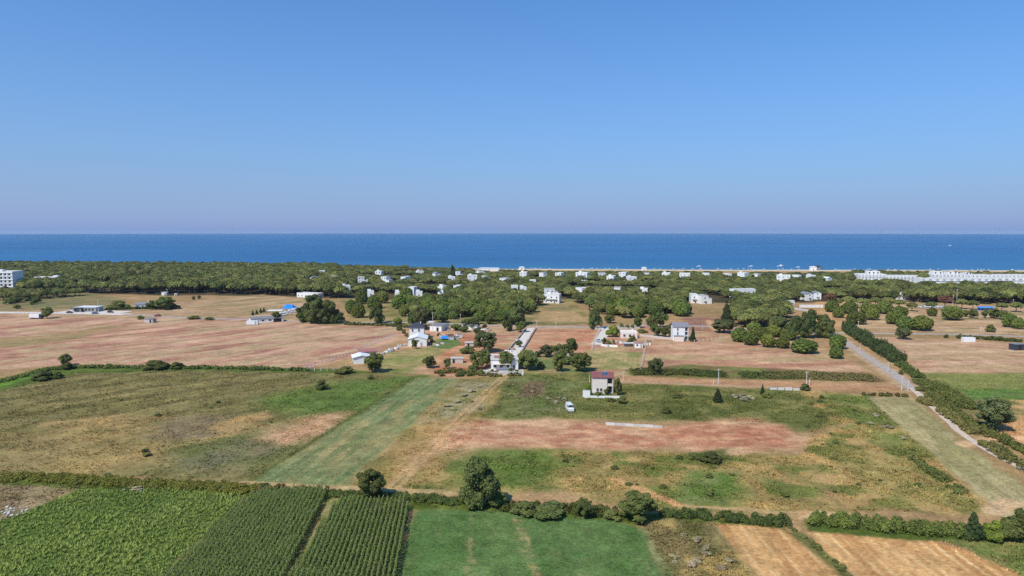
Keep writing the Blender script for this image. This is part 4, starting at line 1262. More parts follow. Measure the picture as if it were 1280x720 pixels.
def wheel(parent, x, y, r=0.33, wd=0.22):
    key = ('wheel', r, wd)
    if key not in MESH_CACHE:
        for nm, rr, ww, mm in (('tyre', r, wd, M_TYRE), ('rim', r * 0.62, wd + 0.03, M_RIM)):
            V = [(s * ww / 2, rr * math.cos(t * math.pi / 6), rr * math.sin(t * math.pi / 6)) for s in (-1, 1) for t in range(12)]
            Fc = [(t, (t + 1) % 12, 12 + (t + 1) % 12, 12 + t) for t in range(12)] + [tuple(range(12))[::-1], tuple(range(12, 24))]
            me = bpy.data.meshes.new(nm)
            me.from_pydata(V, [], Fc); me.materials.append(mm)
            MESH_CACHE[key + (nm,)] = me
        MESH_CACHE[key] = True
    o = link('tyre', MESH_CACHE[key + ('tyre',)], parent, (x, y, r))
    link('rim', MESH_CACHE[key + ('rim',)], o)
    return o


CARP = {}


def car(px, py, rz, color, label, kind='car', group=None, z=0.1):
    """car along its local y axis, nose at -y"""
    x, y, _ = at_px(px, py)
    o = thing('van' if kind == 'van' else 'car', label, kind, (x, y, z), rz, group)
    m = mat('paint %.2f %.2f %.2f' % color, color, 0.3, spec=0.5)
    if kind == 'van':
        w, prof, glass = 1.9, [(-2.6, 0.35), (2.6, 0.35), (2.6, 2.3), (-1.5, 2.35), (-1.95, 1.45), (-2.6, 1.15)], [(-1.55, 2.2), (-1.93, 1.5)]
    else:
        w, prof, glass = 1.74, [(-2.15, 0.3), (2.15, 0.3), (2.15, 0.95), (1.75, 1.02), (1.25, 1.46), (-0.35, 1.48), (-1.05, 0.98), (-2.05, 0.78)], [(-0.42, 1.42), (-1.0, 1.02)]
    key = (kind, color)
    if key not in CARP:
        V = [(s * w / 2 * (0.86 if z_ > 1.3 else 1.0), yy, z_) for s in (-1, 1) for yy, z_ in prof]
        n = len(prof)
        Fc = [tuple(range(n)), tuple(range(n, 2 * n))[::-1]] + [(i, n + i, n + (i + 1) % n, (i + 1) % n) for i in range(n)]
        me = bpy.data.meshes.new('body'); me.from_pydata(V, [], Fc); me.materials.append(m)
        CARP[key] = me
    link('body', CARP[key], o)
    (y1, z1), (y0, z0) = glass
    e = 0.02
    poly('windscreen', o, M_GLASS, [(-w * 0.38, y1 - e, z1 + e), (w * 0.38, y1 - e, z1 + e), (w * 0.44, y0 - e, z0 + e), (-w * 0.44, y0 - e, z0 + e)], [(0, 1, 2, 3)])
    for s in (-1, 1):
        if kind == 'van':
            boxes('side_window', o, M_GLASS, (s * w * 0.465, -1.1, 1.5, 0.06, 0.8, 0.55))
        else:
            poly('side_window', o, M_GLASS, [(s * (w * 0.47 + e), -0.85, 1.0), (s * (w * 0.47 + e), 1.45, 1.0), (s * (w * 0.437 + e), 1.12, 1.4), (s * (w * 0.437 + e), -0.35, 1.4)], [(0, 1, 2, 3)])
        for yy in (-1.35, 1.35) if kind == 'car' else (-1.7, 1.6):
            wheel(o, s * (w / 2 - 0.06), yy)
        boxes('headlight', o, M_LAMP, (s * w * 0.36, prof[0][0] - 0.01, 0.55, 0.34, 0.06, 0.16))
        boxes('tail_light', o, M_REDL, (s * w * 0.40, prof[1][0] + 0.01, 0.65, 0.26, 0.06, 0.2))
    return o


WHITE_C, SILV, BLACK, RED, BLUE_C = (0.72, 0.72, 0.70), (0.42, 0.43, 0.44), (0.03, 0.03, 0.035), (0.20, 0.03, 0.03), (0.05, 0.09, 0.20)
car(712, 513, rad(8), WHITE_C, 'white van parked in the long grass below the pink house', 'van', z=0)
car(87, 391.5, rad(85), BLACK, 'dark car parked beside the entrance of the roadhouse')
car(119, 392.5, rad(95), BLUE_C, 'dark blue car standing before the roadhouse')
car(138, 391.0, rad(88), BLACK, 'black car on the apron past the roadhouse')
car(197, 395.6, rad(-80), RED, 'dark red car driving on the road past the farmhouse')
car(748, 427.5, rad(12), SILV, 'silver car parked on the short bungalow driveway')
car(1034, 415.0, rad(100), SILV, 'silver car stopped at the corner of the dark conifers')
plant_px('bush', 1126, 468, 7, 6, 'small dark bush at the kerb of the hedge-lined asphalt road')
car(648, 428, rad(15), WHITE_C, 'white car standing on the pale walled driveway')
for k in range(9):
    car(1149 + 4.3 * k, 384.5 + 0.3 * math.sin(k * 2), rad(8 * math.sin(k)), (WHITE_C, SILV, WHITE_C)[k % 3], 'white or silver car in the row parked under the pine edge', group='cars parked at the pine edge', z=0.03)

# ---- terrace-roofed house
x, y, mp = at_px(630, 463)
o = thing('house', 'white flat house with terracotta roof terrace at the driveway end', 'house', (x, y + 5.5, 0), rad(3))
w, d, h = 11.6, 11.0, 4.6
boxes('wall', o, M_WHITE, (0, 0, 0, w, d, h))
r = boxes('roof', o, M_CONC, (0, 0, h + 0.002, w + 0.5, d + 0.5, 0.2))
boxes('roof_terrace', o, M_TERRA, (-0.6, 0.4, h + 0.204, 7.4, 6.2, 0.12))
boxes('parapet', o, M_WHITE, (0, -d / 2 - 0.15, h + 0.203, w + 0.5, 0.2, 0.35), (0, d / 2 + 0.15, h + 0.203, w + 0.5, 0.2, 0.35))
boxes('water_tank', o, M_DARKR, (2.6, 1.0, h + 0.21, 1.6, 1.2, 0.7))
for xx in (-4.2, -1.4, 1.4):
    window(o, xx, -d / 2, 1.4, 1.2, 1.5, frame=True)
dr = boxes('door', o, M_WOOD, (4.0, -d / 2 - 0.02, 0.02, 1.1, 0.12, 2.2))
boxes('handle', dr, M_STEEL, (4.4, -d / 2 - 0.11, 1.0, 0.06, 0.06, 0.2))
boxes('awning', o, M_CREAM, (-1.4, -d / 2 - 1.3, 3.0, 7.5, 2.5, 0.12))
for xx in (-5.0, 2.2):
    boxes('post', o, M_WHITE, (xx, -d / 2 - 2.4, 0, 0.2, 0.2, 3.0))
EXCL.append((x, y + 5, 9, 9, 0))
o = thing('yard_wall', 'low stepped concrete yard wall before the terrace-roofed house', 'wall', (*G(628, 468), 0), rad(-6))
boxes('wall', o, M_CONC, (-4, 0, 0, 8, 0.3, 1.0), (4.5, -0.4, 0, 8.6, 0.3, 1.5))
boxes('wall_pier', o, M_WHITE, (8.6, -0.4, 0, 0.5, 0.5, 2.2))
# driveway walls
for s, lb in ((-1, 'low wall along the shaded edge of the pale driveway'), (1, 'low stone wall along the field edge of the pale driveway')):
    pa, pb = G(664 + s * 6.3, 411), G(640 + s * 9.6, 445)
    L = math.hypot(pb[0] - pa[0], pb[1] - pa[1])
    o = thing('driveway_wall', lb, 'wall', ((pa[0] + pb[0]) / 2, (pa[1] + pb[1]) / 2, 0), math.atan2(pb[1] - pa[1], pb[0] - pa[0]))
    n_ = 8
    for k in range(n_):
        boxes('wall_panel', o, M_GREY if s > 0 else M_CONC, (-L / 2 + (k + 0.5) * L / n_, 0, 0, L / n_ - 0.06, 0.25, 0.9))

# ---- white gabled house with a dark-roofed tower block behind
x, y, mp = at_px(521, 433)
o = thing('house', 'white gabled single-storey house with its blank end wall showing', 'house', (x, y + 6, 0), rad(4))
w, d, h, rs = 9.4, 12.0, 3.6, 1.5
gable_wall(o, w, d, h, rs, M_WHITE, 'y')
gable_roof(o, w, d, h + 0.02, rs, M_METALR, 0.35, 'y', th=0.2)
boxes('door', o, M_GREY, (2.0, -d / 2 - 0.02, 0.02, 1.0, 0.1, 2.1))
window(o, 0.4, -d / 2, 2.9, 0.7, 0.6, frame=True)
for yy in (-3, 0, 3):
    window(o, w / 2, yy, 1.2, 1.2, 1.2, 'right', True)
x, y, mp = at_px(519, 426)
o = thing('house', 'two-storey white house with dark pyramid roof behind the gabled house', 'house', (x, y + 8, 0), rad(4))
w, d, h = 8.0, 7.0, 6.6
boxes('wall', o, M_WHITE, (0, 0, 0, w, d, h))
hip_roof(o, w, d, h, 2.6, M_DARKR, 0.5)
for xx in (-2.3, 1.2):
    window(o, xx, -d / 2, 4.6, 0.8, 1.3, frame=True)
window(o, w / 2, 0, 4.4, 1.2, 1.3, 'right', True)
boxes('chimney', o, M_WHITE, (1.8, 1.2, h + 0.8, 0.6, 0.6, 1.8))
boxes('door', o, M_WOOD, (w / 2 + 0.02, 2.0, 0.02, 0.1, 1.0, 2.1))

# ---- barn with white and red roofs
x, y, mp = at_px(449, 455)
o = thing('barn', 'low white barn with white metal roof and open front corner', 'barn', (x, y + 4, 0), rad(18))
w, d, h = 7.4, 7.5, 2.8
gable_wall(o, w, d, h, 1.0, M_WHITE, 'y')
gable_roof(o, w, d, h + 0.02, 1.0, M_METALR, 0.5, 'y')
boxes('doorway', o, M_DARK, (2.0, -d / 2 - 0.02, 0.02, 2.2, 0.1, 2.2))
boxes('side_door', o, M_DARK, (-w / 2 - 0.02, -1.0, 0.02, 0.1, 2.4, 2.1))
x, y, mp = at_px(457, 447)
o = thing('shed', 'long shed with faded red roof behind the white barn', 'shed', (x, y + 4, 0), rad(18))
w, d, h = 8.0, 6.5, 2.6
gable_wall(o, w, d, h, 0.9, M_BEIGE, 'x')
gable_roof(o, w, d, h + 0.02, 0.9, mat('faded red roof', (0.34, 0.15, 0.14), 0.85, var=0.2, vscale=1), 0.4, 'x')
boxes('doorway', o, M_DARK, (2.2, -d / 2 - 0.02, 0.02, 2.0, 0.1, 2.0))
window(o, -1.8, -d / 2, 1.1, 1.0, 0.9)


def shed(px, py, w, d, h, rz, wallm, roofm, label, name='shed', cat='shed', roof='flat', opening=None, off=None):
    x, y, mp = at_px(px, py)
    o = thing(name, label, cat, (x, y + (d / 2 if off is None else off), 0), rz)
    if roof == 'gable':
        gable_wall(o, w, d, h, w * 0.12, wallm, 'y'); gable_roof(o, w, d, h + 0.02, w * 0.12, roofm, 0.3, 'y')
    else:
        boxes('wall', o, wallm, (0, 0, 0, w, d, h))
        boxes('roof', o, roofm, (0, 0, h + 0.002, w + 0.5, d + 0.5, 0.16))
    if opening:
        boxes('doorway', o, M_DARK, (opening[0], -d / 2 - 0.02, 0.02, opening[1], 0.1, min(h - 0.4, 2.2)))
    window(o, w / 2, 0, 1.1, 1.1, 0.9, 'right')
    EXCL.append((x, y + d / 2, w / 2 + 3, d / 2 + 3, 0))
    return o


shed(548, 414, 7.5, 12, 3.2, rad(-16), M_WHITE, M_GREYR, 'white-fronted shed with grey roof and dark flank beside the tan yard', opening=(1.2, 1.4))
shed(588, 412, 9.5, 8, 3.2, rad(-10), M_WHITE, M_GREYR, 'grey-roofed shed half hidden by the vine-covered tree', opening=(-2, 2.5))
shed(571, 454, 5.6, 3.4, 2.1, 0, M_BEIGE, M_CONC, 'little flat-roofed beige shed standing on the red slope', opening=(-1.4, 1.0))
shed(586, 435, 4.0, 4.2, 2.6, rad(8), M_BEIGE, M_CONC, 'small grey hut with one dark window beside the wide grey-green tree', opening=(-0.5, 1.0))
shed(664, 446, 3.2, 3.0, 1.7, 0, M_BEIGE, M_CONC, 'low stone hut beside the pale driveway end', opening=(0.3, 0.9))
shed(705, 445, 6.0, 3.0, 1.7, rad(5), M_BEIGE, M_CONC, 'low beige shelter between the orchard trees', opening=(0.3, 1.6))
shed(186, 403.5, 6.0, 4.0, 2.4, rad(-8), M_CONC, M_GREYR, 'small grey hut beside the road at the edge of the red field', opening=(1.5, 1.2))
shed(1274, 438, 5.0, 4.0, 3.0, rad(10), M_DARKR, M_GREYR, 'dark hut standing in the tan field beyond the container', opening=(0, 1.6))
# canopy on posts, junk yard
x, y, mp = at_px(536, 408)
o = thing('canopy', 'white flat canopy on posts between the dark roof and the sheds', 'canopy', (x, y + 2.5, 0), rad(-10))
boxes('roof', o, M_METALR, (0, 0, 2.6, 6.5, 5.0, 0.12))
for sx in (-1, 1):
    for sy in (-1, 1):
        boxes('post', o, M_STEEL, (sx * 2.9, sy * 2.2, 0, 0.12, 0.12, 2.6))


def tarp(px, py, w, d, h, label, m=M_BLUE):
    x, y, mp = at_px(px, py)
    o = thing('tarpaulin_tent', label, 'tent', (x, y + d / 2, 0), rad(-6))
    a, b = w / 2, d / 2
    V = [(-a, -b, h * 0.45), (a, -b, h * 0.40), (a, b, h * 0.5), (-a, b, h * 0.45), (-a * 0.5, -0.1, h), (a * 0.5, 0.15, h * 0.93), (0, -b * 1.05, h * 0.36), (0, b, h * 0.4)]
    poly('cover', o, m, V, [(0, 6, 4), (6, 5, 4), (6, 1, 5), (1, 2, 5), (2, 7, 5), (7, 4, 5), (7, 3, 4), (3, 0, 4)])
    for sx in (-1, 1):
        for sy in (-1, 1):
            boxes('post', o, M_STEEL, (sx * a * 0.97, sy * b * 0.97, 0, 0.1, 0.1, h * 0.42))
    return o


tarp(360, 389, 8.5, 7.0, 5.0, 'bright blue tarpaulin tent beside the long grey shed')
tarp(556, 425, 5.0, 4.0, 2.2, 'blue tarpaulin over the clutter beside the small green plot')
for k, (px, py, w_, h_, mm) in enumerate([(564, 424.5, 3.2, 1.6, M_CONC), (569, 423.5, 4.0, 1.4, M_GREY), (574, 422, 3.0, 2.0, M_WHITE), (562, 421, 4.0, 1.4, M_TERRA)]):
    x, y, mp = at_px(px, py)
    o = thing('crate', ('grey', 'dark grey', 'white', 'reddish')[k] + ' crate in the clutter beside the blue tarpaulin', 'crate', (x, y, 0), rad(12 * k))
    boxes('body', o, mm, (0, 0, 0, w_, 2.4, h_))
    boxes('lid', o, M_WOOD, (0, 0, h_ + 0.002, w_ + 0.1, 2.5, 0.1))
# cluttered yard beside the fence posts
for k in range(16):
    t = k / 15
    px, py = 478 + 30 * t + random.uniform(-2, 2), 443 - 12 * t + random.uniform(-1.5, 1.0)
    x, y, mp = at_px(px, py)
    o = thing('scrap_pile', 'grey scrap pile in the yard between the barn and the gabled house', 'scrap', (x, y, 0), random.uniform(0, 3), 'scrap piles in the fenced yard')
    boxes('slab', o, (M_CONC, M_GREY, M_WHITE)[k % 3], (0, 0, 0, random.uniform(1.2, 2.4), random.uniform(0.6, 1.2), random.uniform(0.3, 0.9)), (0.8, 0.6, 0, 0.7, 0.9, random.uniform(0.2, 1.1)))

for k, (px, py) in enumerate([(604, 412), (611, 414), (536, 411), (560, 412.5), (566, 411.5), (604, 424), (612, 420), (640, 437), (634, 440), (606, 466), (619, 466), (640, 466.5), (547, 432), (553, 430), (761, 433), (770, 427), (776, 429), (808, 431), (812, 427)]):
    x, y, mp = at_px(px, py)
    o = thing('yard_clutter', 'pale boards and blocks stacked in a farmyard among the houses', 'stack', (x, y, 0), k * 0.7, 'stacks of boards and blocks in the yards')
    boxes('board_stack', o, (M_WHITE, M_CONC, M_WOOD, M_GREY)[k % 4], (0, 0, 0, 2.6, 1.2, 0.5 + 0.2 * (k % 3)))
    boxes('block_stack', o, (M_CONC, M_TERRA, M_WHITE)[k % 3], (1.6, 0.9, 0, 1.1, 1.0, 0.9))

# ---- tall white house and its annex
x, y, mp = at_px(852, 426)
o = thing('house', 'tall white house with grey tiled roof beside a cypress', 'house', (x, y + 5, 0), rad(-6))
w, d, h = 8.2, 9.0, 7.4
boxes('wall', o, M_WHITE, (-0.9, 0, 0, w - 1.8, d, h), (w / 2 - 0.9, 1.0, 0, 1.79, d - 2.0, h))
boxes('balcony', o, M_WHITE, (w / 2 - 0.9, -d / 2 + 1.0, 2.5, 1.75, 1.95, 0.18), (w / 2 - 0.9, -d / 2 + 1.0, 5.0, 1.75, 1.95, 0.18))
boxes('pillar', o, M_WHITE, (w / 2 - 0.15, -d / 2 + 0.2, 0, 0.3, 0.3, h))
gable_roof(o, w, d, h, 2.0, M_GREYR, 0.4, 'x')
for z_ in (0.9, 3.4, 5.6):
    window(o, -1.6, -d / 2, z_, 0.7, 1.2, frame=True)
    window(o, w / 2 - 0.9, -d / 2 + 2.0, z_, 1.0, 1.5, frame=True)
boxes('annex', o, M_CREAM, (-1.2, -d / 2 - 1.6, 0, 5.0, 3.19, 2.8))
boxes('annex_roof', o, M_GREYR, (-1.2, -d / 2 - 1.6, 2.802, 5.4, 3.5, 0.14))
EXCL.append((x, y + 5, 8, 8, 10))
# ---- bungalow with its hut
x, y, mp = at_px(787, 423)
o = thing('bungalow', 'low flat bungalow with pinkish roof between garden trees', 'house', (x, y + 5, 0), rad(-3))
w, d, h = 9.2, 9.0, 3.0
boxes('wall', o, M_CREAM, (0, 0, 0, w, d, h))
flat_roof(o, w, d, h, M_CREAM, 0.35)
for xx in (-2.6, 0.4):
    window(o, xx, -d / 2, 1.0, 1.1, 1.2, frame=True)
boxes('door', o, M_WOOD, (2.6, -d / 2 - 0.02, 0.02, 1.0, 0.1, 2.1))
boxes('chimney', o, M_WHITE, (2.6, 2, h, 0.6, 0.6, 1.2))
x, y, mp = at_px(799, 435)
o = thing('hut', 'small white hut with terracotta roof at the bungalow yard corner', 'hut', (x, y + 2.4, 0), rad(-5))
boxes('wall', o, M_WHITE, (0, 0, 0, 4.0, 4.6, 2.6))
hip_roof(o, 4.0, 4.6, 2.6, 0.9, M_TERRA, 0.3)
boxes('door', o, M_GREY, (1.2, -2.32, 0.02, 0.8, 0.1, 2.0))
window(o, -0.8, -2.3, 1.0, 0.8, 0.9)
x, y, mp = at_px(786, 434)
o = thing('open_shelter', 'long low open shelter with pale roof beside the white hut', 'shelter', (x, y + 1.6, 0), 0)
boxes('roof', o, M_METALR, (0, 0, 1.9, 5.5, 2.6, 0.1))
for sx in (-2.5, 0, 2.5):
    boxes('post', o, M_WOOD, (sx, -1.1, 0, 0.12, 0.12, 1.9))
boxes('back_wall', o, M_GREY, (0, 1.15, 0, 5.3, 0.15, 1.85))
for (px0, py0, px1, py1, hh, lb) in [(751, 432.5, 772, 434, 1.0, 'white front wall of the bungalow yard'), (822, 423, 842, 425, 1.2, 'grey boundary wall joining the bungalow garden and the tall white house'),
                                     (800, 420, 822, 422.5, 1.1, 'pale boundary wall behind the white hut'), (738, 411.5, 755, 412.5, 1.3, 'pale wall along the road beside the tall dark tree'),
                                     (772, 411.5, 800, 411, 1.2, 'pale roadside wall of the bungalow garden'), (545, 416, 553, 424, 1.1, 'concrete wall of the clutter yard by the blue tarpaulin')]:
    pa, pb = G(px0, py0), G(px1, py1)
    L = math.hypot(pb[0] - pa[0], pb[1] - pa[1])
    o = thing('boundary_wall', lb, 'wall', ((pa[0] + pb[0]) / 2, (pa[1] + pb[1]) / 2, 0), math.atan2(pb[1] - pa[1], pb[0] - pa[0]))
    for k in range(4):
        boxes('wall_panel', o, M_WHITE if hh == 1.0 else M_CONC, (-L / 2 + (k + 0.5) * L / 4, 0, 0, L / 4 - 0.05, 0.22, hh))

# ---- long farm sheds on the left
x, y, mp = at_px(328, 404)
o = thing('long_shed', 'long grey-roofed farm shed with white end at the red field', 'shed', (x, y + 7, 0), rad(28))
w, d, h = 20, 8.0, 2.8
gable_wall(o, w, d, h, 1.0, M_WHITE, 'x')
gable_roof(o, w, d, h + 0.02, 1.0, M_GREYR, 0.4, 'x')
for k in range(4):
    window(o, -7 + 4.4 * k, -d / 2, 1.1, 1.6, 0.9)
boxes('doorway', o, M_DARK, (6.5, -d / 2 - 0.02, 0.02, 5.0, 0.1, 2.3))
x, y, mp = at_px(315, 406)
o = thing('container', 'white container standing against the end of the long grey shed', 'container', (x, y + 1, 0), rad(4))
boxes('body', o, M_METALR, (0, 0, 0.15, 7.0, 2.4, 2.4))
boxes('skid', o, M_DARK, (-2.6, 0, 0, 0.3, 2.3, 0.15), (2.6, 0, 0, 0.3, 2.3, 0.15))
boxes('door', o, M_GREY, (2.2, -1.22, 0.3, 1.0, 0.06, 2.0))
x, y, mp = at_px(342, 394)
o = thing('canopy', 'broad white sheet canopy on posts behind the long grey shed', 'canopy', (x, y + 4, 0), rad(6))
boxes('roof', o, M_METALR, (0, 0, 3.0, 10.5, 8.0, 0.15))
for sx in (-1, 1):
    for sy in (-1, 1):
        boxes('post', o, M_STEEL, (sx * 5.0, sy * 3.7, 0, 0.14, 0.14, 3.0))
for k in range(5):
    px, py = 354 + k * 5.2, 394.5 - k * 1.7
    x, y, mp = at_px(px, py)
    o = thing('caravan', 'white caravan in the row beside the blue tarpaulin tent', 'caravan', (x, y, 0), rad(28), 'caravans by the blue tent')
    V = [(s * 1.1, yy, zz) for s in (-1, 1) for yy, zz in ((-2.2, 0.45), (2.2, 0.45), (2.4, 1.4), (2.0, 2.5), (-2.0, 2.5), (-2.4, 1.4))]
    b_ = poly('body', o, M_METALR, [(b, a, c) for a, b, c in V], [(0, 1, 2, 3, 4, 5)[::-1], (6, 7, 8, 9, 10, 11)] + [(i, (i + 1) % 6, 6 + (i + 1) % 6, 6 + i) for i in range(6)])
    window(o, -1.0, -1.1, 1.35, 0.9, 0.6); window(o, 0.9, -1.1, 1.35, 0.9, 0.6)
    for s in (-1, 1):
        wh = wheel(o, 0.2, s * 0.95); wh.rotation_euler = (0, 0, rad(90))
    boxes('tow_bar', o, M_STEEL, (-2.9, 0, 0.45, 1.2, 0.1, 0.1))
# ---- roadhouse, farmhouse, trailer
x, y, mp = at_px(105, 390)
o = thing('roadhouse', 'low dark-fronted roadhouse with white roof edge beside the parking apron', 'building', (x, y + 5, 0), rad(-2))
w, d, h = 17.5, 9, 3.4
boxes('wall', o, M_GREY, (0, 0, 0, w, d, h))
boxes('roof', o, M_METALR, (1.5, 0, h + 0.002, w - 2.0, d + 1.0, 0.25))
boxes('canopy', o, M_DARKR, (-4.5, -d / 2 - 1.6, 2.7, 8.0, 3.1, 0.2))
for xx in (-8.0, -1.0):
    boxes('post', o, M_WHITE, (xx, -d / 2 - 3.0, 0, 0.2, 0.2, 2.7))
for xx in (-6.5, -3.5, 1.5, 4.0, 6.5):
    window(o, xx, -d / 2, 0.8, 1.8, 1.8, frame=True)
boxes('door', o, M_DARK, (-1.0, -d / 2 - 0.02, 0.02, 1.4, 0.1, 2.3))
x, y, mp = at_px(176, 386)
o = thing('farmhouse', 'small white farmhouse with grey roof wrapped in dark hedges', 'house', (x, y + 4, 0), rad(12))
w, d, h = 10, 8, 3.2
gable_wall(o, w, d, h, 1.3, M_WHITE, 'x')
gable_roof(o, w, d, h + 0.02, 1.3, M_GREYR, 0.4, 'x')
boxes('chimney', o, M_WHITE, (3.4, 1.0, h + 0.6, 0.8, 0.8, 2.2))
for xx in (-3.2, 0.5):
    window(o, xx, -d / 2, 1.0, 1.2, 1.3, frame=True)
boxes('door', o, M_WOOD, (3.2, -d / 2 - 0.02, 0.02, 1.0, 0.1, 2.1))
x, y, mp = at_px(44, 398.5)
o = thing('box_trailer', 'white box trailer parked on the red field beside a round tree', 'trailer', (x, y, 0), rad(-3))
boxes('body', o, M_METALR, (0, 0, 0.9, 7.0, 2.4, 2.4))
boxes('cab', o, M_DARKR, (4.5, 0, 0.6, 1.8, 2.2, 2.2))
window(o, 4.5, -1.1, 1.6, 1.1, 0.8)
for xx in (-2.6, -1.6, 3.9):
    for s in (-1, 1):
        wh = wheel(o, xx, s * 1.0, 0.45, 0.28); wh.rotation_euler = (0, 0, rad(90))
boxes('chassis', o, M_DARK, (0.6, 0, 0.6, 7.6, 1.6, 0.29))
# container in the right field
x, y, mp = at_px(1212, 428)
o = thing('shipping_container', 'white shipping container standing in the tan field', 'container', (x, y + 1.2, 0), rad(-3))
boxes('body', o, M_METALR, (0, 0, 0.1, 6.1, 2.44, 2.5))
for k in range(11):
    boxes('rib', o, M_METALR, (-2.75 + 0.55 * k, -1.24, 0.25, 0.2, 0.06, 2.2))
boxes('door', o, M_GREY, (3.07, 0, 0.25, 0.06, 2.2, 2.2))
boxes('skid', o, M_DARK, (-2.6, 0, 0, 0.3, 2.3, 0.1), (2.6, 0, 0, 0.3, 2.3, 0.1))
# blue shelter
x, y, mp = at_px(1238, 389)
o = thing('shelter', 'flat blue-roofed shelter at the foot of the pine forest', 'shelter', (x, y + 4, 0), 0)
boxes('roof', o, M_POOL, (0, 0, 2.2, 12.0, 4.0, 0.15))
boxes('back_wall', o, M_BLUE, (0, 1.9, 0, 11.8, 0.2, 2.9))
for sx in (-6, -2, 2, 6):
    boxes('post', o, M_STEEL, (sx * 0.95, -1.8, 0, 0.14, 0.14, 2.2))
EXCL.append((x, y, 9, 9, 6))

# ---- hotel at the forest edge
x, y, mp = at_px(8, 370)
x, y = G(8, 364)
o = thing('hotel', 'five-storey white hotel block with rows of dark windows rising behind the pines', 'hotel', (x - 17, y + 8, 0), rad(2))
w, d, fl = 46.0, 16.0, 5
hf = 3.5
boxes('wall', o, M_WHITE, (0, 0, 0, w, d, hf * fl + 1.2))
flat_roof(o, w, d, hf * fl + 1.2, M_CONC, 0.9)
for f in range(fl):
    boxes('cornice', o, M_WHITE, (0, -d / 2 - 0.25, hf * (f + 1) + 0.6, w + 0.4, 0.5, 0.22))
    for k in range(11):
        window(o, -w / 2 + 3.0 + k * 4.0, -d / 2, hf * f + 1.6, 2.0, 1.7)
for k in range(10):
    boxes('pilaster', o, M_WHITE, (-w / 2 + 5.0 + k * 4.0, -d / 2 - 0.12, 0, 0.5, 0.24, hf * fl + 1.0))
boxes('lift_house', o, M_WHITE, (6, 1, hf * fl + 1.33, 6, 5, 2.2))
EXCL.append((x - 17, y + 8, 26, 12, 30))
x, y = G(56, 357)
o = thing('low_building', 'long low white flat-roofed building behind the pines beside the hotel', 'building', (x, y + 6, 0), 0)
w, d, h = 24, 10, 9.0
boxes('wall', o, M_WHITE, (0, 0, 0, w, d, h))
flat_roof(o, w, d, h, M_CONC, 0.5)
boxes('roof_room', o, M_WHITE, (9, 1, h + 0.12, 5, 5, 1.6))
for k in range(6):
    window(o, -10 + 4 * k, -d / 2, h - 2.4, 2.0, 1.3)
    window(o, -10 + 4 * k, -d / 2, h - 5.6, 2.0, 1.3)
boxes('door', o, M_DARK, (0, -d / 2 - 0.02, 0.02, 2.0, 0.1, 2.3))
EXCL.append((x, y + 6, 14, 8, 26))

# ---- white villas among the pines: (centre px, width px, top py, storeys, style)
VILLAS = [
    (401, 7, 338.5, 3, 'a'), (391, 6, 345, 3, 'g'), (408, 8, 347, 2, 'a'), (418, 9, 345, 3, 'b'), (362, 7, 344, 2, 'a'), (430, 11, 357, 2, 'a'), (452, 12, 346, 3, 'b'), (473, 8, 339, 3, 'a'), (483, 12, 345.5, 3, 'b'),
    (462, 8, 364, 2, 'a'), (506, 7, 346, 2, 'a'), (524, 8, 339, 2, 'a'), (545, 7, 340, 3, 'g'), (564, 8, 346, 2, 'a'), (574, 9, 339, 3, 'b'), (590, 12, 344, 3, 'a'), (607, 11, 345, 2, 'b'), (600, 8, 340, 2, 'a'),
    (633, 14, 347.5, 2, 'b'), (497, 8, 365, 2, 'a'), (511, 12, 366, 2, 'b'), (523, 7, 365, 2, 'a'), (514, 10, 359, 2, 'a'), (552, 5, 358, 2, 'a'), (572, 8, 357, 2, 'a'), (655, 9, 340, 3, 'a'), (666, 7, 350, 2, 'a'), (680, 8, 340.5, 3, 'b'),
    (643, 8, 357, 2, 'a'), (654, 7, 359, 2, 'a'), (700, 8, 341, 3, 'a'), (729, 15, 340.5, 3, 'c'), (755, 14, 341, 2, 'b'), (765, 9, 345, 2, 'a'), (780, 9, 340.5, 3, 'a'), (790, 11, 346, 2, 'a'), (728, 10, 360, 2, 'a'), (775, 12, 359, 2, 'b'),
    (690, 18, 360.5, 2, 'b'), (691, 20, 368, 2, 'c'), (811, 10, 341, 2, 'b'), (834, 10, 341, 2, 'a'), (857, 13, 341.5, 3, 'c'), (886, 13, 341, 2, 'b'), (911, 6, 342, 2, 'a'), (931, 9, 341, 3, 'a'), (949, 12, 342, 2, 'b'), (806, 10, 361, 2, 'a'),
    (869, 8, 368, 2, 'c'), (882, 14, 369, 2, 'b'), (930, 30, 361.5, 2, 'd'), (982, 16, 344, 3, 'd'), (998, 6, 344, 2, 'a'), (1016, 5, 344, 2, 'a'), (1036, 7, 346, 2, 'g'), (1011, 7, 365, 2, 'g'), (1024, 9, 364, 2, 'g'), (1131, 11, 365, 2, 'a'),
    (386, 33, 366.5, 1, 'd'), (205, 12, 335.5, 2, 'a'), (147, 8, 335.5, 2, 'a'), (345, 9, 347.5, 2, 'a'),
]
VL = {'a': ('small white flat-roofed villa half hidden among the pines', 'small flat-roofed villas in the pines'), 'b': ('white stepped villa with a lower side wing among the pines', 'stepped villas in the pines'),
      'g': ('white cottage with a pitched roof among the pines', 'pitched cottages in the pines'), 'c': ('large white villa with balconies rising from the pines', 'large balconied villas in the pines'),
      'd': ('long broad white building with flat roof among the pines', 'broad white buildings in the pines')}
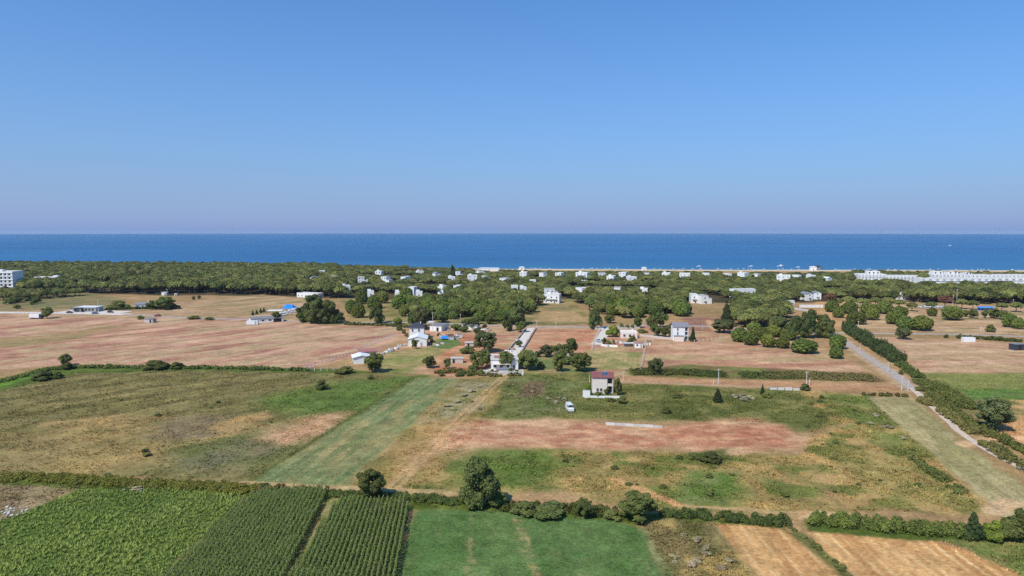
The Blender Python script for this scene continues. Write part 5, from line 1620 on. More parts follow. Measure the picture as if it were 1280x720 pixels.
for vi, (px, wpx, top, fl, st) in enumerate(VILLAS):
    hh = {1: 3.4, 2: 7.0, 3: 9.6}[fl] + random.uniform(-0.2, 0.4)
    x, y = G(px, top, hh + 0.4)
    w = max(5.5, wpx * y / F)
    d = random.uniform(8, 11)
    rz = rad(random.choice([-24, -14, -6, 5, 12, 20, 32]))
    fw = {1: 'single-storey', 2: 'two-storey', 3: 'three-storey'}[fl]
    tower = st in 'acd' and vi % 2
    lb = VL[st][0].replace('white', fw + ' white', 1) + (', stair tower on its roof' if tower else '')
    o = thing('villa', lb, 'villa', (x, y + d / 2, 0), rz, fw + ' ' + VL[st][1] + (' with stair tower' if tower else ''))
    wm = M_WHITE
    if st == 'g':
        gable_wall(o, w, d, hh - 1.4, 1.4, wm, 'y')
        gable_roof(o, w, d, hh - 1.38, 1.4, random.choice([M_GREYR, M_METALR]), 0.35, 'y')
        hw = hh - 1.4
    elif st == 'b':
        boxes('wall', o, wm, (-w * 0.17, 0, 0, w * 0.66, d, hh))
        boxes('side_wing', o, wm, (w * 0.33, -0.6, 0, w * 0.339, d - 1, hh * 0.66))
        r = boxes('roof', o, M_CONC, (-w * 0.17, 0, hh + 0.002, w * 0.66 + 0.3, d + 0.3, 0.22))
        boxes('wing_roof', o, M_CONC, (w * 0.34, -0.6, hh * 0.66 + 0.002, w * 0.34, d - 0.8, 0.2))
        hw = hh
    else:
        boxes('wall', o, wm, (0, 0, 0, w, d, hh))
        flat_roof(o, w, d, hh, M_CONC, 0.5)
        hw = hh
    ncol = max(1, int(w / 3.6)) if st != 'b' else max(1, int(w * 0.62 / 3.2))
    ww = w if st != 'b' else w * 0.62
    cx0 = 0 if st != 'b' else -w * 0.17
    for f in range(fl):
        for k in range(ncol):
            window(o, cx0 - ww / 2 + (k + 0.5) * ww / ncol, -d / 2, f * 3.3 + 1.0, 1.0, 1.15)
        if st == 'c' and f:
            balcony(o, 0, -d / 2, f * 3.3, w * 0.7, 1.2)
    for f in range(fl):
        window(o, w / 2 if st != 'b' else -w * 0.17 + w * 0.33, 0.5 if st != 'b' else d * 0.47, f * 3.3 + 1.0, 1.2, 1.3, 'right')
    boxes('door', o, M_WOOD, (cx0 + ww * 0.2, -d / 2 - 0.04, 0.02, 1.1, 0.1, 2.2))
    if st in 'acd' and vi % 2:
        boxes('stair_tower', o, wm, (-w * 0.22, d * 0.15, hh + 0.13, 3.0, 3.0, 1.6))
    EXCL.append((x, y + d / 2, w / 2 + 1.5, d / 2 + 1.5, (26 if top > 355 else random.choice([4, 10, 16, 24])) if fl > 1 else 14))

# ---- seaside resort on the right
def resort(px0, px1, top, hh, d, rz, label, fl, step=3.4, tier=None):
    xa, ya = G(px0, top, hh); xb, yb = G(px1, top, hh)
    w = xb - xa
    o = thing('resort_block', label, 'hotel', ((xa + xb) / 2, (ya + yb) / 2 + d / 2, 0), rz)
    boxes('wall', o, M_WHITE, (0, 0, 0, w, d, hh - 0.5))
    flat_roof(o, w, d, hh - 0.5, M_CONC, 0.5)
    n = int(w / step)
    for f in range(fl):
        z_ = hh - 3.4 * (fl - f) + 0.6
        for k in range(n):
            window(o, -w / 2 + (k + 0.5) * w / n, -d / 2, z_, step * 0.45, 1.3, m=M_PALEGLASS)
        boxes('gallery', o, M_WHITE, (0, -d / 2 - 0.3, z_ - 0.45, w, 0.6, 0.18))
    for k in range(n + 1):
        boxes('pillar', o, M_WHITE, (-w / 2 + 0.2 + k * (w - 0.4) / n, -d / 2 - 0.3, 0, 0.5, 0.55, hh - 0.9))
    if tier:
        for (tx, tw, th) in tier:
            boxes('upper_storey', o, M_WHITE, (tx * w, 1.5, hh - 0.36, tw * w, d - 5, th))
            for k in range(max(2, int(tw * w / 4))):
                window(o, tx * w - tw * w / 2 + (k + 0.5) * tw * w / max(2, int(tw * w / 4)), 1.5 - (d - 5) / 2, hh + 0.3, 1.6, 1.6)
    EXCL.append(((xa + xb) / 2, (ya + yb) / 2 + d / 2, w / 2 + 3, d / 2 + 3, 75))
    return o


resort(1075, 1108, 342.5, 10.5, 14, rad(-10), 'white resort block with arcaded storeys behind the long pine belt', 3, 3.6, [(0.1, 0.45, 3.2)])
resort(1109, 1152, 344.5, 8.5, 14, rad(-6), 'low white resort wing stretching from the arcaded block', 2, 3.8)
resort(1166, 1206, 342.5, 10.5, 14, rad(-4), 'white resort block with two upper storeys beside the beach', 3, 3.8, [(-0.25, 0.3, 3.0), (0.2, 0.3, 2.4)])
resort(1210, 1240, 343.5, 9.5, 16, rad(-3), 'white resort block with a square front pavilion', 3, 4.0, [(-0.35, 0.25, 2.2)])
resort(1150, 1238, 347.5, 8.5, 12, 0, 'long plain white resort front below the tall blocks', 1, 7.0)
resort(1239, 1330, 347.0, 8.5, 12, rad(-2), 'plain white resort front continuing past the pavilion', 1, 7.0)
resort(1242, 1310, 343.5, 9.0, 14, rad(-3), 'grey-roofed resort wing behind the plain white front', 2, 4.4)

# ---- beach huts and bars
for (px, py, w_, h_, lb) in [(652, 336.6, 8, 4, 'beach'), (612, 338.5, 30, 4.5, 'beach bar'), (1014, 337.8, 9, 6, 'beach'), (402, 335.5, 8, 6, 'beach'), (423, 335.8, 6, 5.5, 'beach'), (340, 335.2, 20, 3.5, 'beach bar'), (804, 338, 7, 5, 'beach'), (25, 333.2, 10, 5, 'beach')]:
    x, y = G(px, py)
    o = thing('beach_hut', 'long white beach bar with flat sunshade roof' if 'bar' in lb else 'small white beach hut on the sand', 'hut', (x, y - 6, 0), rad(random.uniform(-8, 8)), 'beach bars' if 'bar' in lb else 'beach huts')
    boxes('wall', o, M_WHITE, (0, 0, 0, w_, 5, h_ - 0.5))
    hip_roof(o, w_, 5, h_ - 0.5, 1.0, M_METALR, 0.5)
    boxes('door', o, M_DARK, (0, -2.52, 0.02, 1.2, 0.1, 2.1))
    EXCL.append((x, y - 6, w_ / 2 + 3, 5, 25))
# parasols on the sand
M_PARA = mat('parasol cloth', (0.62, 0.58, 0.50), 0.8)
pv, pf = tube_vf([(0, 0, 0), (0, 0, 2.3)], [0.04, 0.03], 5)
pole_me = bpy.data.meshes.new('pole'); pole_me.from_pydata(pv, [], pf); pole_me.materials.append(M_WOOD)
cv = [(1.7 * math.cos(t * math.pi / 4), 1.7 * math.sin(t * math.pi / 4), 2.0) for t in range(8)] + [(0, 0, 2.7)]
can_me = bpy.data.meshes.new('canopy'); can_me.from_pydata(cv, [], [(t, (t + 1) % 8, 8) for t in range(8)]); can_me.materials.append(M_PARA)
for k in range(60):
    x = random.uniform(-80, 760)
    y = float(shore_y(np.array([x]))[0]) - random.uniform(10, 24)
    o = thing('beach_parasol', 'pale beach parasol standing on the strip of sand', 'parasol', (x, y, -0.3), 0, 'parasols along the beach')
    link('pole', pole_me, o); link('canopy', can_me, o)

# ---- boats
def boat(px, py, L, label, mast=False):
    x, y = G(px, py, -0.8)
    o = thing('boat', label, 'boat', (x, y, -0.9), rad(random.uniform(-25, 25)))
    b, hgt = L * 0.16, L * 0.14
    V = [(-L / 2, -b, hgt), (L * 0.2, -b, hgt), (L / 2, 0, hgt * 1.3), (L * 0.2, b, hgt), (-L / 2, b, hgt), (-L / 2, -b * 0.7, 0), (L * 0.15, -b * 0.7, 0), (L * 0.36, 0, 0), (L * 0.15, b * 0.7, 0), (-L / 2, b * 0.7, 0)]
    poly('hull', o, M_METALR, V, [(0, 1, 2, 3, 4)] + [(i + 5, (i + 1) % 5 + 5, (i + 1) % 5, i) for i in range(5)])
    boxes('cabin', o, M_METALR, (0, 0, hgt, L * 0.3, b * 1.2, L * 0.13))
    boxes('windscreen', o, M_GLASS, (L * 0.155, 0, hgt + 0.3, 0.05, b * 1.1, L * 0.08))
    boxes('mast', o, M_STEEL, (-L * 0.02, 0, hgt + L * 0.13, 0.12, 0.12, L * (0.5 if mast else 0.15)))
    return o


boat(874, 333.6, 9, 'small white motor boat off the beach, alone')
boat(939, 333.6, 9, 'small white boat off the beach with a glass cabin')
boat(976, 333.2, 12, 'larger white boat with a mast moored off the beach', True)
boat(998, 334.6, 8, 'small white boat between the masted boat and the beach jetty')
boat(1188, 307.5, 14, 'distant white boat far out on the blue water')
x, y = G(1020, 335.4)
o = thing('jetty', 'dark wooden jetty reaching into the sea past the beach hut', 'jetty', (x, y, 0), 0)
boxes('deck', o, M_WOOD, (0, 0, 0.4, 24, 9, 0.3))
boxes('hut', o, M_WOOD, (2, 0, 0.702, 8, 5, 2.4))
hip_roof(o, 8, 5, 3.1, 1.6, M_DARKR, 0.5, 'hut_roof', 2, 0)
for sx in (-10, -3, 4, 10):
    for sy in (-4, 4):
        boxes('pile', o, M_WOOD, (sx, sy, -2.4, 0.4, 0.4, 2.8))

# ---- utility poles
pv, pf = tube_vf([(0, 0, -0.1), (0, 0, 1)], [1.0, 0.62], 8)
PLM = bpy.data.meshes.new('shaft'); PLM.from_pydata([(a, b, c) for a, b, c in pv], [], pf); PLM.materials.append(M_POLE)
POLES = [
    (898, 480.5, 20, 'concrete pole beside the dirt road in the green meadow'), (892, 480, 7, 'short stub pole beside the meadow pole'), (1008, 481, 17, 'concrete pole by the reddish scrub on the dirt road'), (1012, 481, 8, 'short stub pole by the reddish scrub'),
    (1127, 488.5, 19, 'taller of the two white poles where the asphalt ends'), (1135, 488.5, 13, 'shorter of the two white poles where the asphalt ends'), (1110, 465, 13, 'pole beside the asphalt road at the dark hedge end'), (1075, 438, 8, 'grey pole among the dark hedge'),
    (779, 476, 13, 'slim pole at the start of the dirt road'), (737, 478, 10, 'short pole behind the pink house'), (509, 402, 10, 'pole on the pine plot beside the road'), (557, 403, 9, 'pole beside the road behind the sheds'), (575.5, 402, 10, 'taller pole beside the road behind the sheds'),
    (566, 403, 5, 'stub pole beside the road behind the sheds'), (671, 411, 10, 'pole at the mouth of the pale driveway'), (695, 411, 9, 'pole on the road across from the tilled plot'), (878, 412, 7, 'pole beside the purple plot'), (805, 408, 8, 'pole beside the bungalow garden'),
    (123, 390, 15, 'tall lamp pole at the roadhouse'), (209, 369, 8, 'pole at the forest edge by the white kiosk'), (225, 398, 5, 'stub pole on the road through the red field'), (1195.5, 383, 22, 'tall pale mast before the pine forest'), (1266, 388, 14, 'tall pole before the pine forest by the blue shelter'),
    (1191, 382, 14, 'slim pole next to the tall pale mast'), (1073, 408, 7, 'pole among the scattered pines'), (1137, 412, 7, 'pole between the round-crowned pines'), (1226, 416, 8, 'pole in the tan field above the container'), (541, 415, 25, 'tall street lamp pole beside the canopy'),
]
for px, py, hp, lb in POLES:
    x, y, mp = at_px(px, py)
    h = hp * mp
    o = thing('utility_pole', lb, 'pole', (x, y, 0))
    s_ = link('shaft', PLM, o); s_.scale = (0.16, 0.16, h)
    if h > 3.5:
        boxes('cross_arm', o, M_POLE, (0, 0, h - 0.6, 1.3, 0.12, 0.12))
        for sx in (-0.55, 0, 0.55):
            boxes('insulator', o, M_WHITE, (sx, 0, h - 0.478, 0.09, 0.09, 0.2))
x, y, mp = at_px(541, 415)

# ---- fences of concrete posts
def fence(pts, spacing, ph, label, wires=2):
    P = [Vector((*p, 0)) for p in PX(*pts)]
    o = thing('post_fence', label, 'fence', tuple(P[0]))
    pos = []
    for a, b in zip(P[:-1], P[1:]):
        n = max(1, int((b - a).length / spacing))
        pos += [a.lerp(b, k / n) for k in range(n)]
    pos.append(P[-1])
    for p in pos:
        q = p - P[0]
        boxes('post', o, M_POLE, (0, 0, -0.1, 0.24, 0.24, ph + 0.1), loc=(q.x, q.y, 0)).rotation_euler = (random.uniform(-.04, .04), random.uniform(-.04, .04), random.uniform(0, 1))
    for k in range(wires):
        V, Fc = [], []
        for p in pos:
            q = p - P[0]
            z = ph * (0.45 + 0.4 * k)
            V += [(q.x, q.y, z - 0.015), (q.x, q.y, z + 0.015)]
        Fc = [(2 * j, 2 * j + 2, 2 * j + 3, 2 * j + 1) for j in range(len(pos) - 1)]
        poly('wire', o, M_STEEL, V, Fc)
    return o


fence([(383, 461.5), (439, 442), (467, 430), (497, 419)], 2.9, 1.9, 'long line of white concrete fence posts along the red field')
fence([(385, 464), (417, 463), (432, 459)], 2.6, 1.5, 'short fence line at the foot of the barn yard')
fence([(740, 438), (744, 424), (750, 413)], 3.0, 1.6, 'dark wire fence between the tilled plot and the bungalow drive')
fence([(801, 464), (806, 440), (808, 424)], 3.0, 1.7, 'wire fence running down beside the vegetable plot')
fence([(868, 428), (900, 424)], 3.0, 1.4, 'short wire fence beside the cypress of the tall white house')
fence([(20, 392.5), (52, 393.2), (90, 394)], 3.0, 1.3, 'roadside post fence by the round tree and trailer')
x, y = G(206, 369)
o = thing('kiosk', 'small white kiosk at the foot of the pine forest', 'kiosk', (x, y, 0))
boxes('wall', o, M_WHITE, (0, 0, 0, 4.5, 3.5, 2.8)); boxes('roof', o, M_METALR, (0, 0, 2.802, 5, 4, 0.15)); boxes('door', o, M_DARK, (1.2, -1.77, 0.02, 0.9, 0.08, 2.0))
x, y = G(220, 370)
o = thing('kiosk', 'tiny white booth beside the kiosk at the forest foot', 'kiosk', (x, y, 0))
boxes('wall', o, M_WHITE, (0, 0, 0, 1.8, 1.8, 2.4)); boxes('roof', o, M_METALR, (0, 0, 2.402, 2.2, 2.2, 0.12)); boxes('door', o, M_DARK, (0.2, -0.92, 0.02, 0.8, 0.06, 1.9))
# concrete gate and ramp by the white cottages
x, y = G(1003, 388)
o = thing('ramp', 'pale concrete ramp leading up to the white cottages', 'ramp', (x, y, 0), rad(30))
poly('ramp', o, M_CONC, [(-2, -12, 0), (2, -12, 0), (2, 12, 0), (-2, 12, 0), (2, 12, 1.6), (-2, 12, 1.6)], [(0, 1, 4, 5), (1, 2, 4), (0, 5, 3), (2, 3, 5, 4), (0, 3, 2, 1)])
for (px, py, w_, h_, lb) in [(988, 381, 5, 3.5, 'small white gatehouse at the concrete ramp'), (1014, 384.5, 18, 2.2, 'pale fence wall before the white cottages'), (1101, 384, 4, 4.5, 'small white cabin between the scattered pines'),
                             (1080, 382, 3, 3, 'tiny white hut behind the scattered pines')]:
    x, y = G(px, py)
    o = thing('gatehouse' if 'gate' in lb else ('fence_wall' if 'wall' in lb else 'cabin'), lb, 'wall' if 'wall' in lb else 'hut', (x, y, 0))
    boxes('wall', o, M_WHITE, (0, 0, 0, w_, 0.4 if 'wall' in lb else 4, h_))
    if 'wall' not in lb:
        boxes('roof', o, M_METALR, (0, 0, h_ + 0.002, w_ + 0.6, 4.6, 0.15))
        boxes('door', o, M_DARK, (0, -2.02, 0.02, 0.9, 0.08, 2.0)); window(o, w_ * 0.3, -2.0, 1.0, 0.7, 0.8)
    else:
        for k in range(7):
            boxes('pier', o, M_CREAM, (-w_ / 2 + k * w_ / 6, 0, 0.001, 0.5, 0.6, h_ + 0.25))
    EXCL.append((x, y, w_ / 2 + 2, 4, 10))

# ------------------------------------------------------------------ the pine forest
FOREST = [  # outline px, spacing, (height range), (crown width range)
    ([(-700, 366), (-100, 366), (60, 366.5), (310, 368), (385, 371), (430, 374), (430, 352), (420, 336.5), (0, 334.2), (-700, 333)], 8.8, (10.5, 13.5), (9.5, 13)),
    ([(430, 374), (540, 372), (600, 374), (660, 378), (700, 377), (960, 378), (1060, 378), (1060, 338.8), (420, 336.5), (430, 352)], 8.8, (5.8, 8.8), (8.5, 12)),
    ([(515, 402), (560, 399), (600, 398), (655, 396), (690, 379), (650, 371), (540, 369), (500, 374)], 8.8, (7.5, 10.5), (8, 10.5)),
    ([(716, 377), (735, 389), (770, 398), (820, 397), (860, 396), (852, 379), (830, 372), (700, 366), (700, 372)], 8.8, (7.5, 10.5), (8, 10.5)),
    ([(905, 378), (912, 398), (925, 409), (960, 412), (985, 396), (975, 377)], 7.8, (9, 12), (9, 12)),
    ([(1060, 378), (1280, 381), (1700, 384), (1700, 349), (1280, 349), (1060, 341)], 8.6, (9.5, 13.5), (9.5, 13)),
    ([(1060, 341), (1280, 341.5), (1700, 342), (1700, 349), (1280, 349)], 7.5, (5, 7.5), (7, 10)),
    ([(0, 368), (0, 376), (60, 374), (110, 369)], 8, (6, 9), (7, 9)),
]
cand = []
fr_rng = np.random.default_rng(4)
OPEN_PLOTS = [PX((684, 382), (708, 382), (740, 408), (660, 408)), PX((848, 396), (906, 394), (930, 410), (850, 418)), PX((985, 378), (1035, 380), (1040, 402), (990, 396))]
for fi, (pg, sp, (h0, h1), (w0, w1)) in enumerate(FOREST):
    P = PX(*pg)
    xa, xb = min(p[0] for p in P), max(p[0] for p in P)
    ya, yb = min(p[1] for p in P), max(p[1] for p in P)
    gx, gy = np.meshgrid(np.arange(xa, xb, sp), np.arange(ya, yb, sp * 0.9))
    gx = gx + (np.arange(gx.shape[0]) % 2)[:, None] * sp / 2
    gx = (gx + fr_rng.uniform(-0.42, 0.42, gx.shape) * sp).ravel(); gy = (gy + fr_rng.uniform(-0.42, 0.42, gy.shape) * sp).ravel()
    k = (sdist(P, gx, gy) > 0) & (np.abs(gx) < 0.80 * gy + 30) & (gy < shore_y(gx) - 34 - 85 * sstep(-160, 60, gx))
    k &= fbm(gx / 45, gy / 45, 88, 2) > (0.37 if fi == 1 else 0.34)
    gx, gy = gx[k], gy[k]
    ok = np.ones(len(gx), bool)
    for (ex, ey, ew, ed, el) in EXCL:
        tx = gx - ex * gy / ey          # open ground lies towards the village lanes before each building
        ok &= ~((np.abs(tx) < ew) & (gy > ey - ed - el) & (gy < ey + ed))
    for pw in OPEN_PLOTS:
        ok &= sdist(pw, gx, gy) < 1
    for pts_, w_ in ROAD_W:
        ok &= ldist(pts_, gx, gy) > w_ / 2 + 3
    gx, gy = gx[ok], gy[ok]
    for x, y in zip(gx, gy):
        low = 0.62 if (float(shore_y(np.array([x]))[0]) - y < 210 and x > -160) else 1.0
        cand.append((x, y, fr_rng.uniform(w0, w1), fr_rng.uniform(h0, h1) * low, fi))
# keep clear of the trees set by hand
tx = np.array([t[0] for t in TREE_AT]); ty = np.array([t[1] for t in TREE_AT]); tw = np.array([t[2] for t in TREE_AT])
cand = [c for c in cand if np.all((tx - c[0]) ** 2 + (ty - c[1]) ** 2 > (0.38 * (tw + c[2])) ** 2)]
cand.sort(key=lambda c: (c[4] not in (2, 3, 4), c[1]))
N_SINGLE = 235
FL = {2: ('round-crowned stone pine in the bright grove above the sheds', 'stone pines of the grove above the sheds'), 3: ('round-crowned stone pine in the grove behind the bungalow', 'stone pines of the grove behind the bungalow'),
      4: ('tall stone pine in the grove beside the purple plot', 'stone pines beside the purple plot')}
single = [c for c in cand if c[4] in (2, 3, 4)]
rest = [c for c in cand if c[4] not in (2, 3, 4)]
# the forest front seen largest: the trees of each stretch with nothing but open ground before them
rest.sort(key=lambda c: c[1])
front, back = [], []
for c in rest:
    if len(single) + len(front) < N_SINGLE and abs(c[0]) < 0.76 * c[1]:
        front.append(c)
    else:
        back.append(c)
for c in single[:225] + front:
    lb, gp = FL.get(c[4], ('stone pine with bare trunk in the front of the coastal forest', 'stone pines at the forest front'))
    if c[4] == 1:
        lb, gp = 'low stone pine among the white villas', 'stone pines among the villas'
    if c[4] == 0:
        lb, gp = 'tall stone pine at the forest edge beyond the dry field', 'stone pines at the dry field edge'
    plant('bright' if c[4] in (2, 3) and random.random() < 0.6 else 'pine', c[0], c[1], c[2], c[3], lb, group=gp)
back += single[225:]
print('FOREST', len(single), len(front), len(back))

# the wood behind them: too many to count, one mass per crown form
def forest_mass(name, trees, variant):
    tr, cr = VAR['pine', variant]
    pts = np.array([(c[0], c[1], 0.0) for c in trees], np.float32)
    me = bpy.data.meshes.new(name)
    me.vertices.add(len(pts)); me.vertices.foreach_set('co', pts.ravel())
    a = me.attributes.new('size', 'FLOAT_VECTOR', 'POINT')
    a.data.foreach_set('vector', np.array([(c[2], c[2], c[3]) for c in trees], np.float32).ravel())
    a = me.attributes.new('turn', 'FLOAT_VECTOR', 'POINT')
    a.data.foreach_set('vector', np.array([(0, 0, random.uniform(0, 6.28)) for c in trees], np.float32).ravel())
    o = tag(link(name, me), 'dense umbrella pine wood running down to the beach', 'forest', kind='stuff')
    src = [ob for ob in bpy.data.objects if ob.data in (tr, cr) and ob.data is not None]
    s1 = next(ob for ob in src if ob.data == tr); s2 = next(ob for ob in src if ob.data == cr)
    ng = bpy.data.node_groups.new(name, 'GeometryNodeTree')
    ng.interface.new_socket('Geometry', in_out='INPUT', socket_type='NodeSocketGeometry')
    ng.interface.new_socket('Geometry', in_out='OUTPUT', socket_type='NodeSocketGeometry')
    N, L = ng.nodes, ng.links
    gi, go = N.new('NodeGroupInput'), N.new('NodeGroupOutput')
    jn = N.new('GeometryNodeJoinGeometry')
    n1 = N.new('GeometryNodeInputNamedAttribute'); n1.data_type = 'FLOAT_VECTOR'; n1.inputs['Name'].default_value = 'size'
    n2 = N.new('GeometryNodeInputNamedAttribute'); n2.data_type = 'FLOAT_VECTOR'; n2.inputs['Name'].default_value = 'turn'
    for s in (s1, s2):
        oi = N.new('GeometryNodeObjectInfo'); oi.transform_space = 'ORIGINAL'
        oi.inputs['Object'].default_value = s
        oi.inputs['As Instance'].default_value = True
        ip = N.new('GeometryNodeInstanceOnPoints')
        L.new(gi.outputs[0], ip.inputs['Points'])
        L.new(oi.outputs['Geometry'], ip.inputs['Instance'])
        L.new(n1.outputs['Attribute'], ip.inputs['Scale'])
        e = N.new('FunctionNodeEulerToRotation')
        L.new(n2.outputs['Attribute'], e.inputs[0]); L.new(e.outputs[0], ip.inputs['Rotation'])
        L.new(ip.outputs[0], jn.inputs[0])
    L.new(jn.outputs[0], go.inputs[0])
    md = o.modifiers.new('wood', 'NODES')
    md.node_group = ng
    return o


random.shuffle(back)
for k in range(5):
    forest_mass('pine_forest', back[k::5], k)
# ------------------------------------------------------------------ crops and grass
def in_polys(pts, x, y, m=0.0):
    return sdist(PX(*pts), x, y) > m


def maize_field(poly_px, label, seed):
    """rows of maize; each row is a part"""
    rng = np.random.default_rng(seed)
    P = PX(*poly_px)
    xs_, ys_ = [p[0] for p in P], [p[1] for p in P]
    d = np.array(D_CORN); nr = np.array([d[1], -d[0]])
    org = np.array([min(xs_), min(ys_)])
    o = thing('maize_field', label, 'maize', (org[0], org[1], 0))
    smin = min((np.array(p) - org) @ nr for p in P); smax = max((np.array(p) - org) @ nr for p in P)
    s = smin + 0.3
    while s < smax:
        t = np.arange(-5, 120, 0.34)
        t = t + rng.uniform(-0.08, 0.08, len(t))
        pts = org + nr * s + d * t[:, None] + rng.normal(size=(len(t), 2)) * 0.05
        pts = pts[sdist(P, pts[:, 0], pts[:, 1]) > 0]
        pts = pts[rng.random(len(pts)) > 0.04 + 0.5 * (fbm(pts[:, 0] / 5, pts[:, 1] / 5, seed + 3, 2) < 0.27)]
        if len(pts) > 4:
            n = len(pts)
            h = 1.4 + 1.0 * fbm(pts[:, 0] / 3.5, pts[:, 1] / 3.5, seed, 3) + rng.normal(size=n) * 0.1
            base = np.concatenate([pts - org, np.zeros((n, 1))], 1)
            V, Q, C = [], [], []
            for k in range(9):
                a = rng.uniform(0, 6.28, n)
                u = np.stack([np.cos(a), np.sin(a), a * 0], 1)
                sd = np.stack([-np.sin(a), np.cos(a), a * 0], 1) * 0.10
                z0 = h * (0.2 + 0.09 * k)
                ln = 0.62 - 0.045 * k
                p0 = base + np.stack([a * 0, a * 0, z0], 1)
                p1 = p0 + u * ln * 0.5 + np.stack([a * 0, a * 0, a * 0 + 0.26], 1)
                p2 = p0 + u * ln + np.stack([a * 0, a * 0, rng.uniform(-0.1, 0.15, n)], 1)
                nv = sum(len(q) for q in V)
                V.append(np.stack([p0 - sd * 0.5, p0 + sd * 0.5, p1 + sd, p1 - sd, p2], 1).reshape(-1, 3))
                b = nv + np.arange(n)[:, None] * 5
                Q.append(np.concatenate([b + np.array([[0, 1, 2]]), b + np.array([[0, 2, 3]]), b + np.array([[3, 2, 4]])], 0))
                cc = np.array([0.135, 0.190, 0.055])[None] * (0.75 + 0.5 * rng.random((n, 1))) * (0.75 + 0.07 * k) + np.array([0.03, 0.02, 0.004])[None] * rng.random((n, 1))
                C.append(np.repeat(cc, 5, 0))
            # tassel and stalk
            for (z0, z1, wd, cc) in ((0.0, 0.95, 0.03, (0.09, 0.12, 0.04)), (0.95, 1.16, 0.075, (0.27, 0.24, 0.11))):
                nv = sum(len(q) for q in V)
                a = rng.uniform(0, 3.14, n)
                sd = np.stack([np.cos(a), np.sin(a), a * 0], 1) * wd
                lo = base + np.stack([a * 0, a * 0, h * z0], 1); hi = base + np.stack([a * 0, a * 0, h * z1], 1)
                V.append(np.stack([lo - sd, lo + sd, hi], 1).reshape(-1, 3))
                Q.append(nv + np.arange(n * 3).reshape(n, 3))
                C.append(np.repeat(np.array(cc)[None], n * 3, 0))
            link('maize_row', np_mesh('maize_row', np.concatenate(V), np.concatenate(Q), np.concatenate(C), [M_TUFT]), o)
        s += 0.92
    return o


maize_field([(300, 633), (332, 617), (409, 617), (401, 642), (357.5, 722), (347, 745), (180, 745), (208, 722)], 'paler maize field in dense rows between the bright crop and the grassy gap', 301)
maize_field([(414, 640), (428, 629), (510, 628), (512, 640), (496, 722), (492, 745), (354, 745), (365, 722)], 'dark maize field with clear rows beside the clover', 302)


def scatter(poly_px, dens, rng, m=0.3):
    P = PX(*poly_px)
    xs_, ys_ = np.array([p[0] for p in P]), np.array([p[1] for p in P])
    n = int((xs_.max() - xs_.min()) * (ys_.max() - ys_.min()) * dens)
    x, y = rng.uniform(xs_.min(), xs_.max(), n), rng.uniform(ys_.min(), ys_.max(), n)
    k = (sdist(P, x, y) > m) & (np.abs(x) < 0.82 * y + 12)
    return x[k], y[k]


def tuft_mesh(name, x, y, hgt, wid, col, rng, blades=5, lean=0.5):
    """bundles of pointed blades; one mesh"""
    n = len(x)
    base = np.stack([x, y, x * 0], 1)
    V, Q, C = [], [], []
    nv = 0
    for k in range(blades):
        a = rng.uniform(0, 6.28, n)
        u = np.stack([np.cos(a), np.sin(a), a * 0], 1)
        sd = np.stack([-np.sin(a), np.cos(a), a * 0], 1)
        off = u * (wid * rng.uniform(0.0, 0.5, n))[:, None]
        hh = hgt * rng.uniform(0.6, 1.1, n)
        tip = base + off + u * (hh * lean * rng.uniform(0.3, 1.2, n))[:, None] + np.stack([a * 0, a * 0, hh], 1)
        w = (wid * rng.uniform(0.22, 0.4, n))[:, None]
        V.append(np.stack([base + off - sd * w, base + off + sd * w, tip], 1).reshape(-1, 3))
        Q.append(nv + np.arange(3 * n).reshape(n, 3))
        nv += 3 * n
        sh = 0.8 + 0.45 * rng.random((n, 1))
        C.append(np.repeat(col * sh, 3, 0))
    return np_mesh(name, np.concatenate(V), np.concatenate(Q), np.concatenate(C), [M_TUFT])


rg = np.random.default_rng(55)
# broad-leaved bright crop
x, y = scatter([(-60, 676), (0, 652), (100, 613), (210, 611), (306, 619), (298, 632), (198, 722), (180, 745), (-60, 745)], 4.0, rg)
row = np.mod((x * D_CORN[1] - y * D_CORN[0]) + 0.5 * vnoise(x / 9, y / 9, 4), 1.7)
k = (row < 1.1) | (rg.random(len(x)) < 0.35)
x, y = x[k], y[k]
nn = fbm(x / 6, y / 6, 61, 3)
c = np.array([0.175, 0.240, 0.052])[None] * (1 - nn[:, None]) + np.array([0.380, 0.430, 0.105])[None] * nn[:, None]
me = tuft_mesh('crop_leaves', x, y, 0.4 + 0.6 * nn * rg.random(len(x)), np.full(len(x), 0.38), c, rg, 6, 0.9)
tag(link('bright_crop', me), 'bright green leafy crop filling the field by the maize', 'crop', kind='stuff')

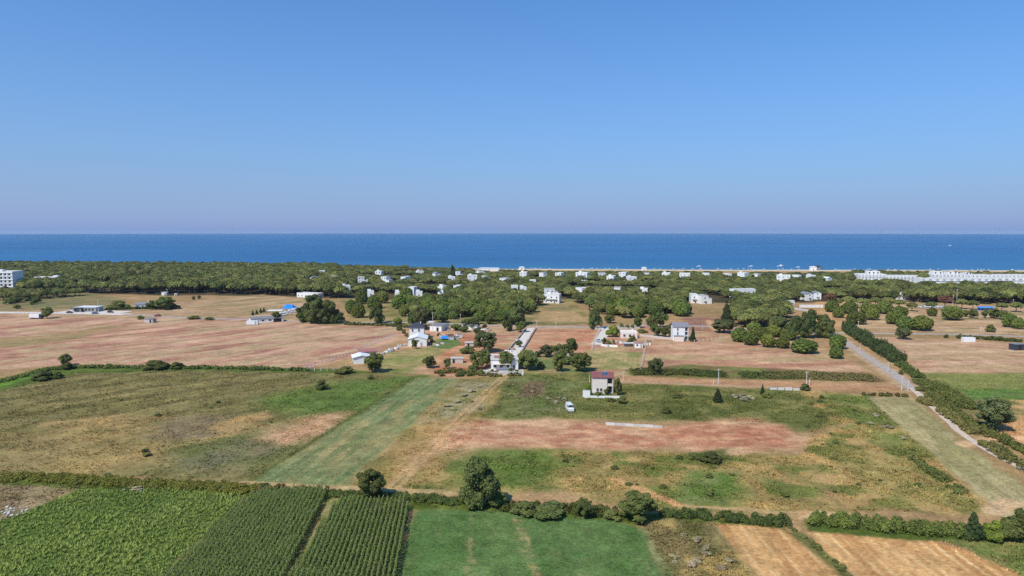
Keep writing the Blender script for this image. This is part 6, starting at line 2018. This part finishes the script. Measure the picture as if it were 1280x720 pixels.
# grass and weeds over the meadows, coloured as the ground they grow from
GRASS = [
    ([(-40, 590), (0, 486), (95, 465), (230, 462), (385, 467), (530, 473), (312, 602), (0, 592)], 0.55, 0.45, 0.6),
    ([(434, 610), (500, 547), (574, 476), (660, 470), (640, 500), (560, 577), (520, 612)], 0.7, 0.42, 0.55),
    ([(640, 470), (735, 468), (780, 480), (1000, 490), (1035, 492), (1060, 530), (940, 528), (715, 523), (610, 524)], 0.6, 0.5, 0.75),
    ([(500, 612), (560, 577), (640, 564), (840, 566), (1000, 572), (1062, 640), (840, 636), (690, 612)], 1.0, 0.5, 0.6),
    ([(1000, 490), (1086, 497), (1160, 564), (1240, 640), (1065, 640), (1000, 572), (1012, 547)], 0.9, 0.55, 0.7),
    ([(804, 656), (890, 656), (944, 722), (955, 740), (840, 740)], 2.6, 0.45, 0.5),
    ([(1150, 676), (1216, 672), (1300, 668), (1300, 740), (1284, 724)], 2.2, 0.45, 0.5),
    ([(-40, 608), (100, 609), (60, 628), (-20, 662)], 2.0, 0.45, 0.5),
    ([(520, 642), (640, 644), (760, 654), (798, 662), (830, 722), (840, 740), (490, 740), (512, 660)], 3.2, 0.16, 0.32),
    ([(309, 604), (520, 473), (573, 476), (500, 545), (434, 609)], 0.9, 0.16, 0.5),
    ([(1090, 499), (1140, 499), (1200, 556), (1290, 616), (1290, 660), (1160, 562)], 0.9, 0.16, 0.5),
    ([(-10, 596), (310, 608), (500, 617), (640, 633), (840, 642), (985, 652), (985, 660), (800, 656), (640, 644), (500, 632), (300, 620), (0, 608)], 1.6, 0.4, 0.5),
    ([(1155, 468), (1300, 468), (1300, 520), (1215, 506)], 0.3, 0.4, 0.8),
    ([(1230, 500), (1300, 500), (1300, 560), (1230, 548)], 0.4, 0.4, 0.7),
]
for gi, (pg, dn, hh, ww) in enumerate(GRASS):
    x, y = scatter(pg, dn * 3.4, rg)
    n3 = fbm(x / 5, y / 5, 70, 3)
    k = rg.random(len(x)) < sstep(0.30, 0.68, n3) + 0.08
    x, y, n3 = x[k], y[k], n3[k]
    c = paint(x, y) * np.array([1.30, 1.25, 1.30]) * (0.85 + 0.4 * rg.random((len(x), 1)))
    me = tuft_mesh('grass', x, y, hh * (0.25 + 1.0 * rg.random(len(x)) ** 1.5), ww * (0.35 + 0.6 * rg.random(len(x))), c, rg, 4, 0.8)
    tag(link('meadow_grass', me), kind='stuff')

# pale stones
for (px, py, n_, sp, lb) in [(8, 640, 45, 3.0, 'pale stone heap on the edge of the fallow beside the bright crop'), (665, 503, 0, 0, ''), 
                             (170, 610, 18, 2.5, 'pale stone heap on the bramble bank'), (1258, 560, 0, 0, '')]:
    if not n_:
        continue
    cx, cy = G(px, py)
    o = thing('stone_heap', lb, 'stones', (cx, cy, 0))
    for k in range(n_):
        a, r = random.uniform(0, 6.28), sp * math.sqrt(random.random())
        s = random.uniform(0.10, 0.30)
        key = 'stone%d' % (k % 4)
        if key not in MESH_CACHE:
            q = np.random.default_rng(k)
            V = [(dx * q.uniform(.6, 1), dy * q.uniform(.6, 1), dz * q.uniform(.5, .9)) for dx in (-1, 1) for dy in (-1, 1) for dz in (-0.4, 1)]
            me = bpy.data.meshes.new('stone')
            me.from_pydata(V, [], [(0, 1, 3, 2), (4, 6, 7, 5), (0, 4, 5, 1), (2, 3, 7, 6), (0, 2, 6, 4), (1, 5, 7, 3)])
            me.materials.append(M_ROCK)
            MESH_CACHE[key] = me
        s_ = link('stone', MESH_CACHE[key], o, (r * math.cos(a) * 1.6, r * math.sin(a), 0.3 * s), random.uniform(0, 6))
        s_.scale = (s, s, s * 0.8)

# ------------------------------------------------------------------ the sea air
me = bpy.data.meshes.new('haze')
me.from_pydata(box_vf(0, 5000, -6, 29500, 19500, 68), [], BOXF)
m = bpy.data.materials.new('haze')
m.use_nodes = True
nt = m.node_tree
nt.nodes.clear()
ou = nt.nodes.new('ShaderNodeOutputMaterial')
vo = nt.nodes.new('ShaderNodeVolumePrincipled')
vo.inputs['Color'].default_value = (0.62, 0.80, 1.0, 1)
vo.inputs['Density'].default_value = 4e-5
nt.links.new(vo.outputs[0], ou.inputs['Volume'])
me.materials.append(m)
tag(link('haze', me), kind='stuff')
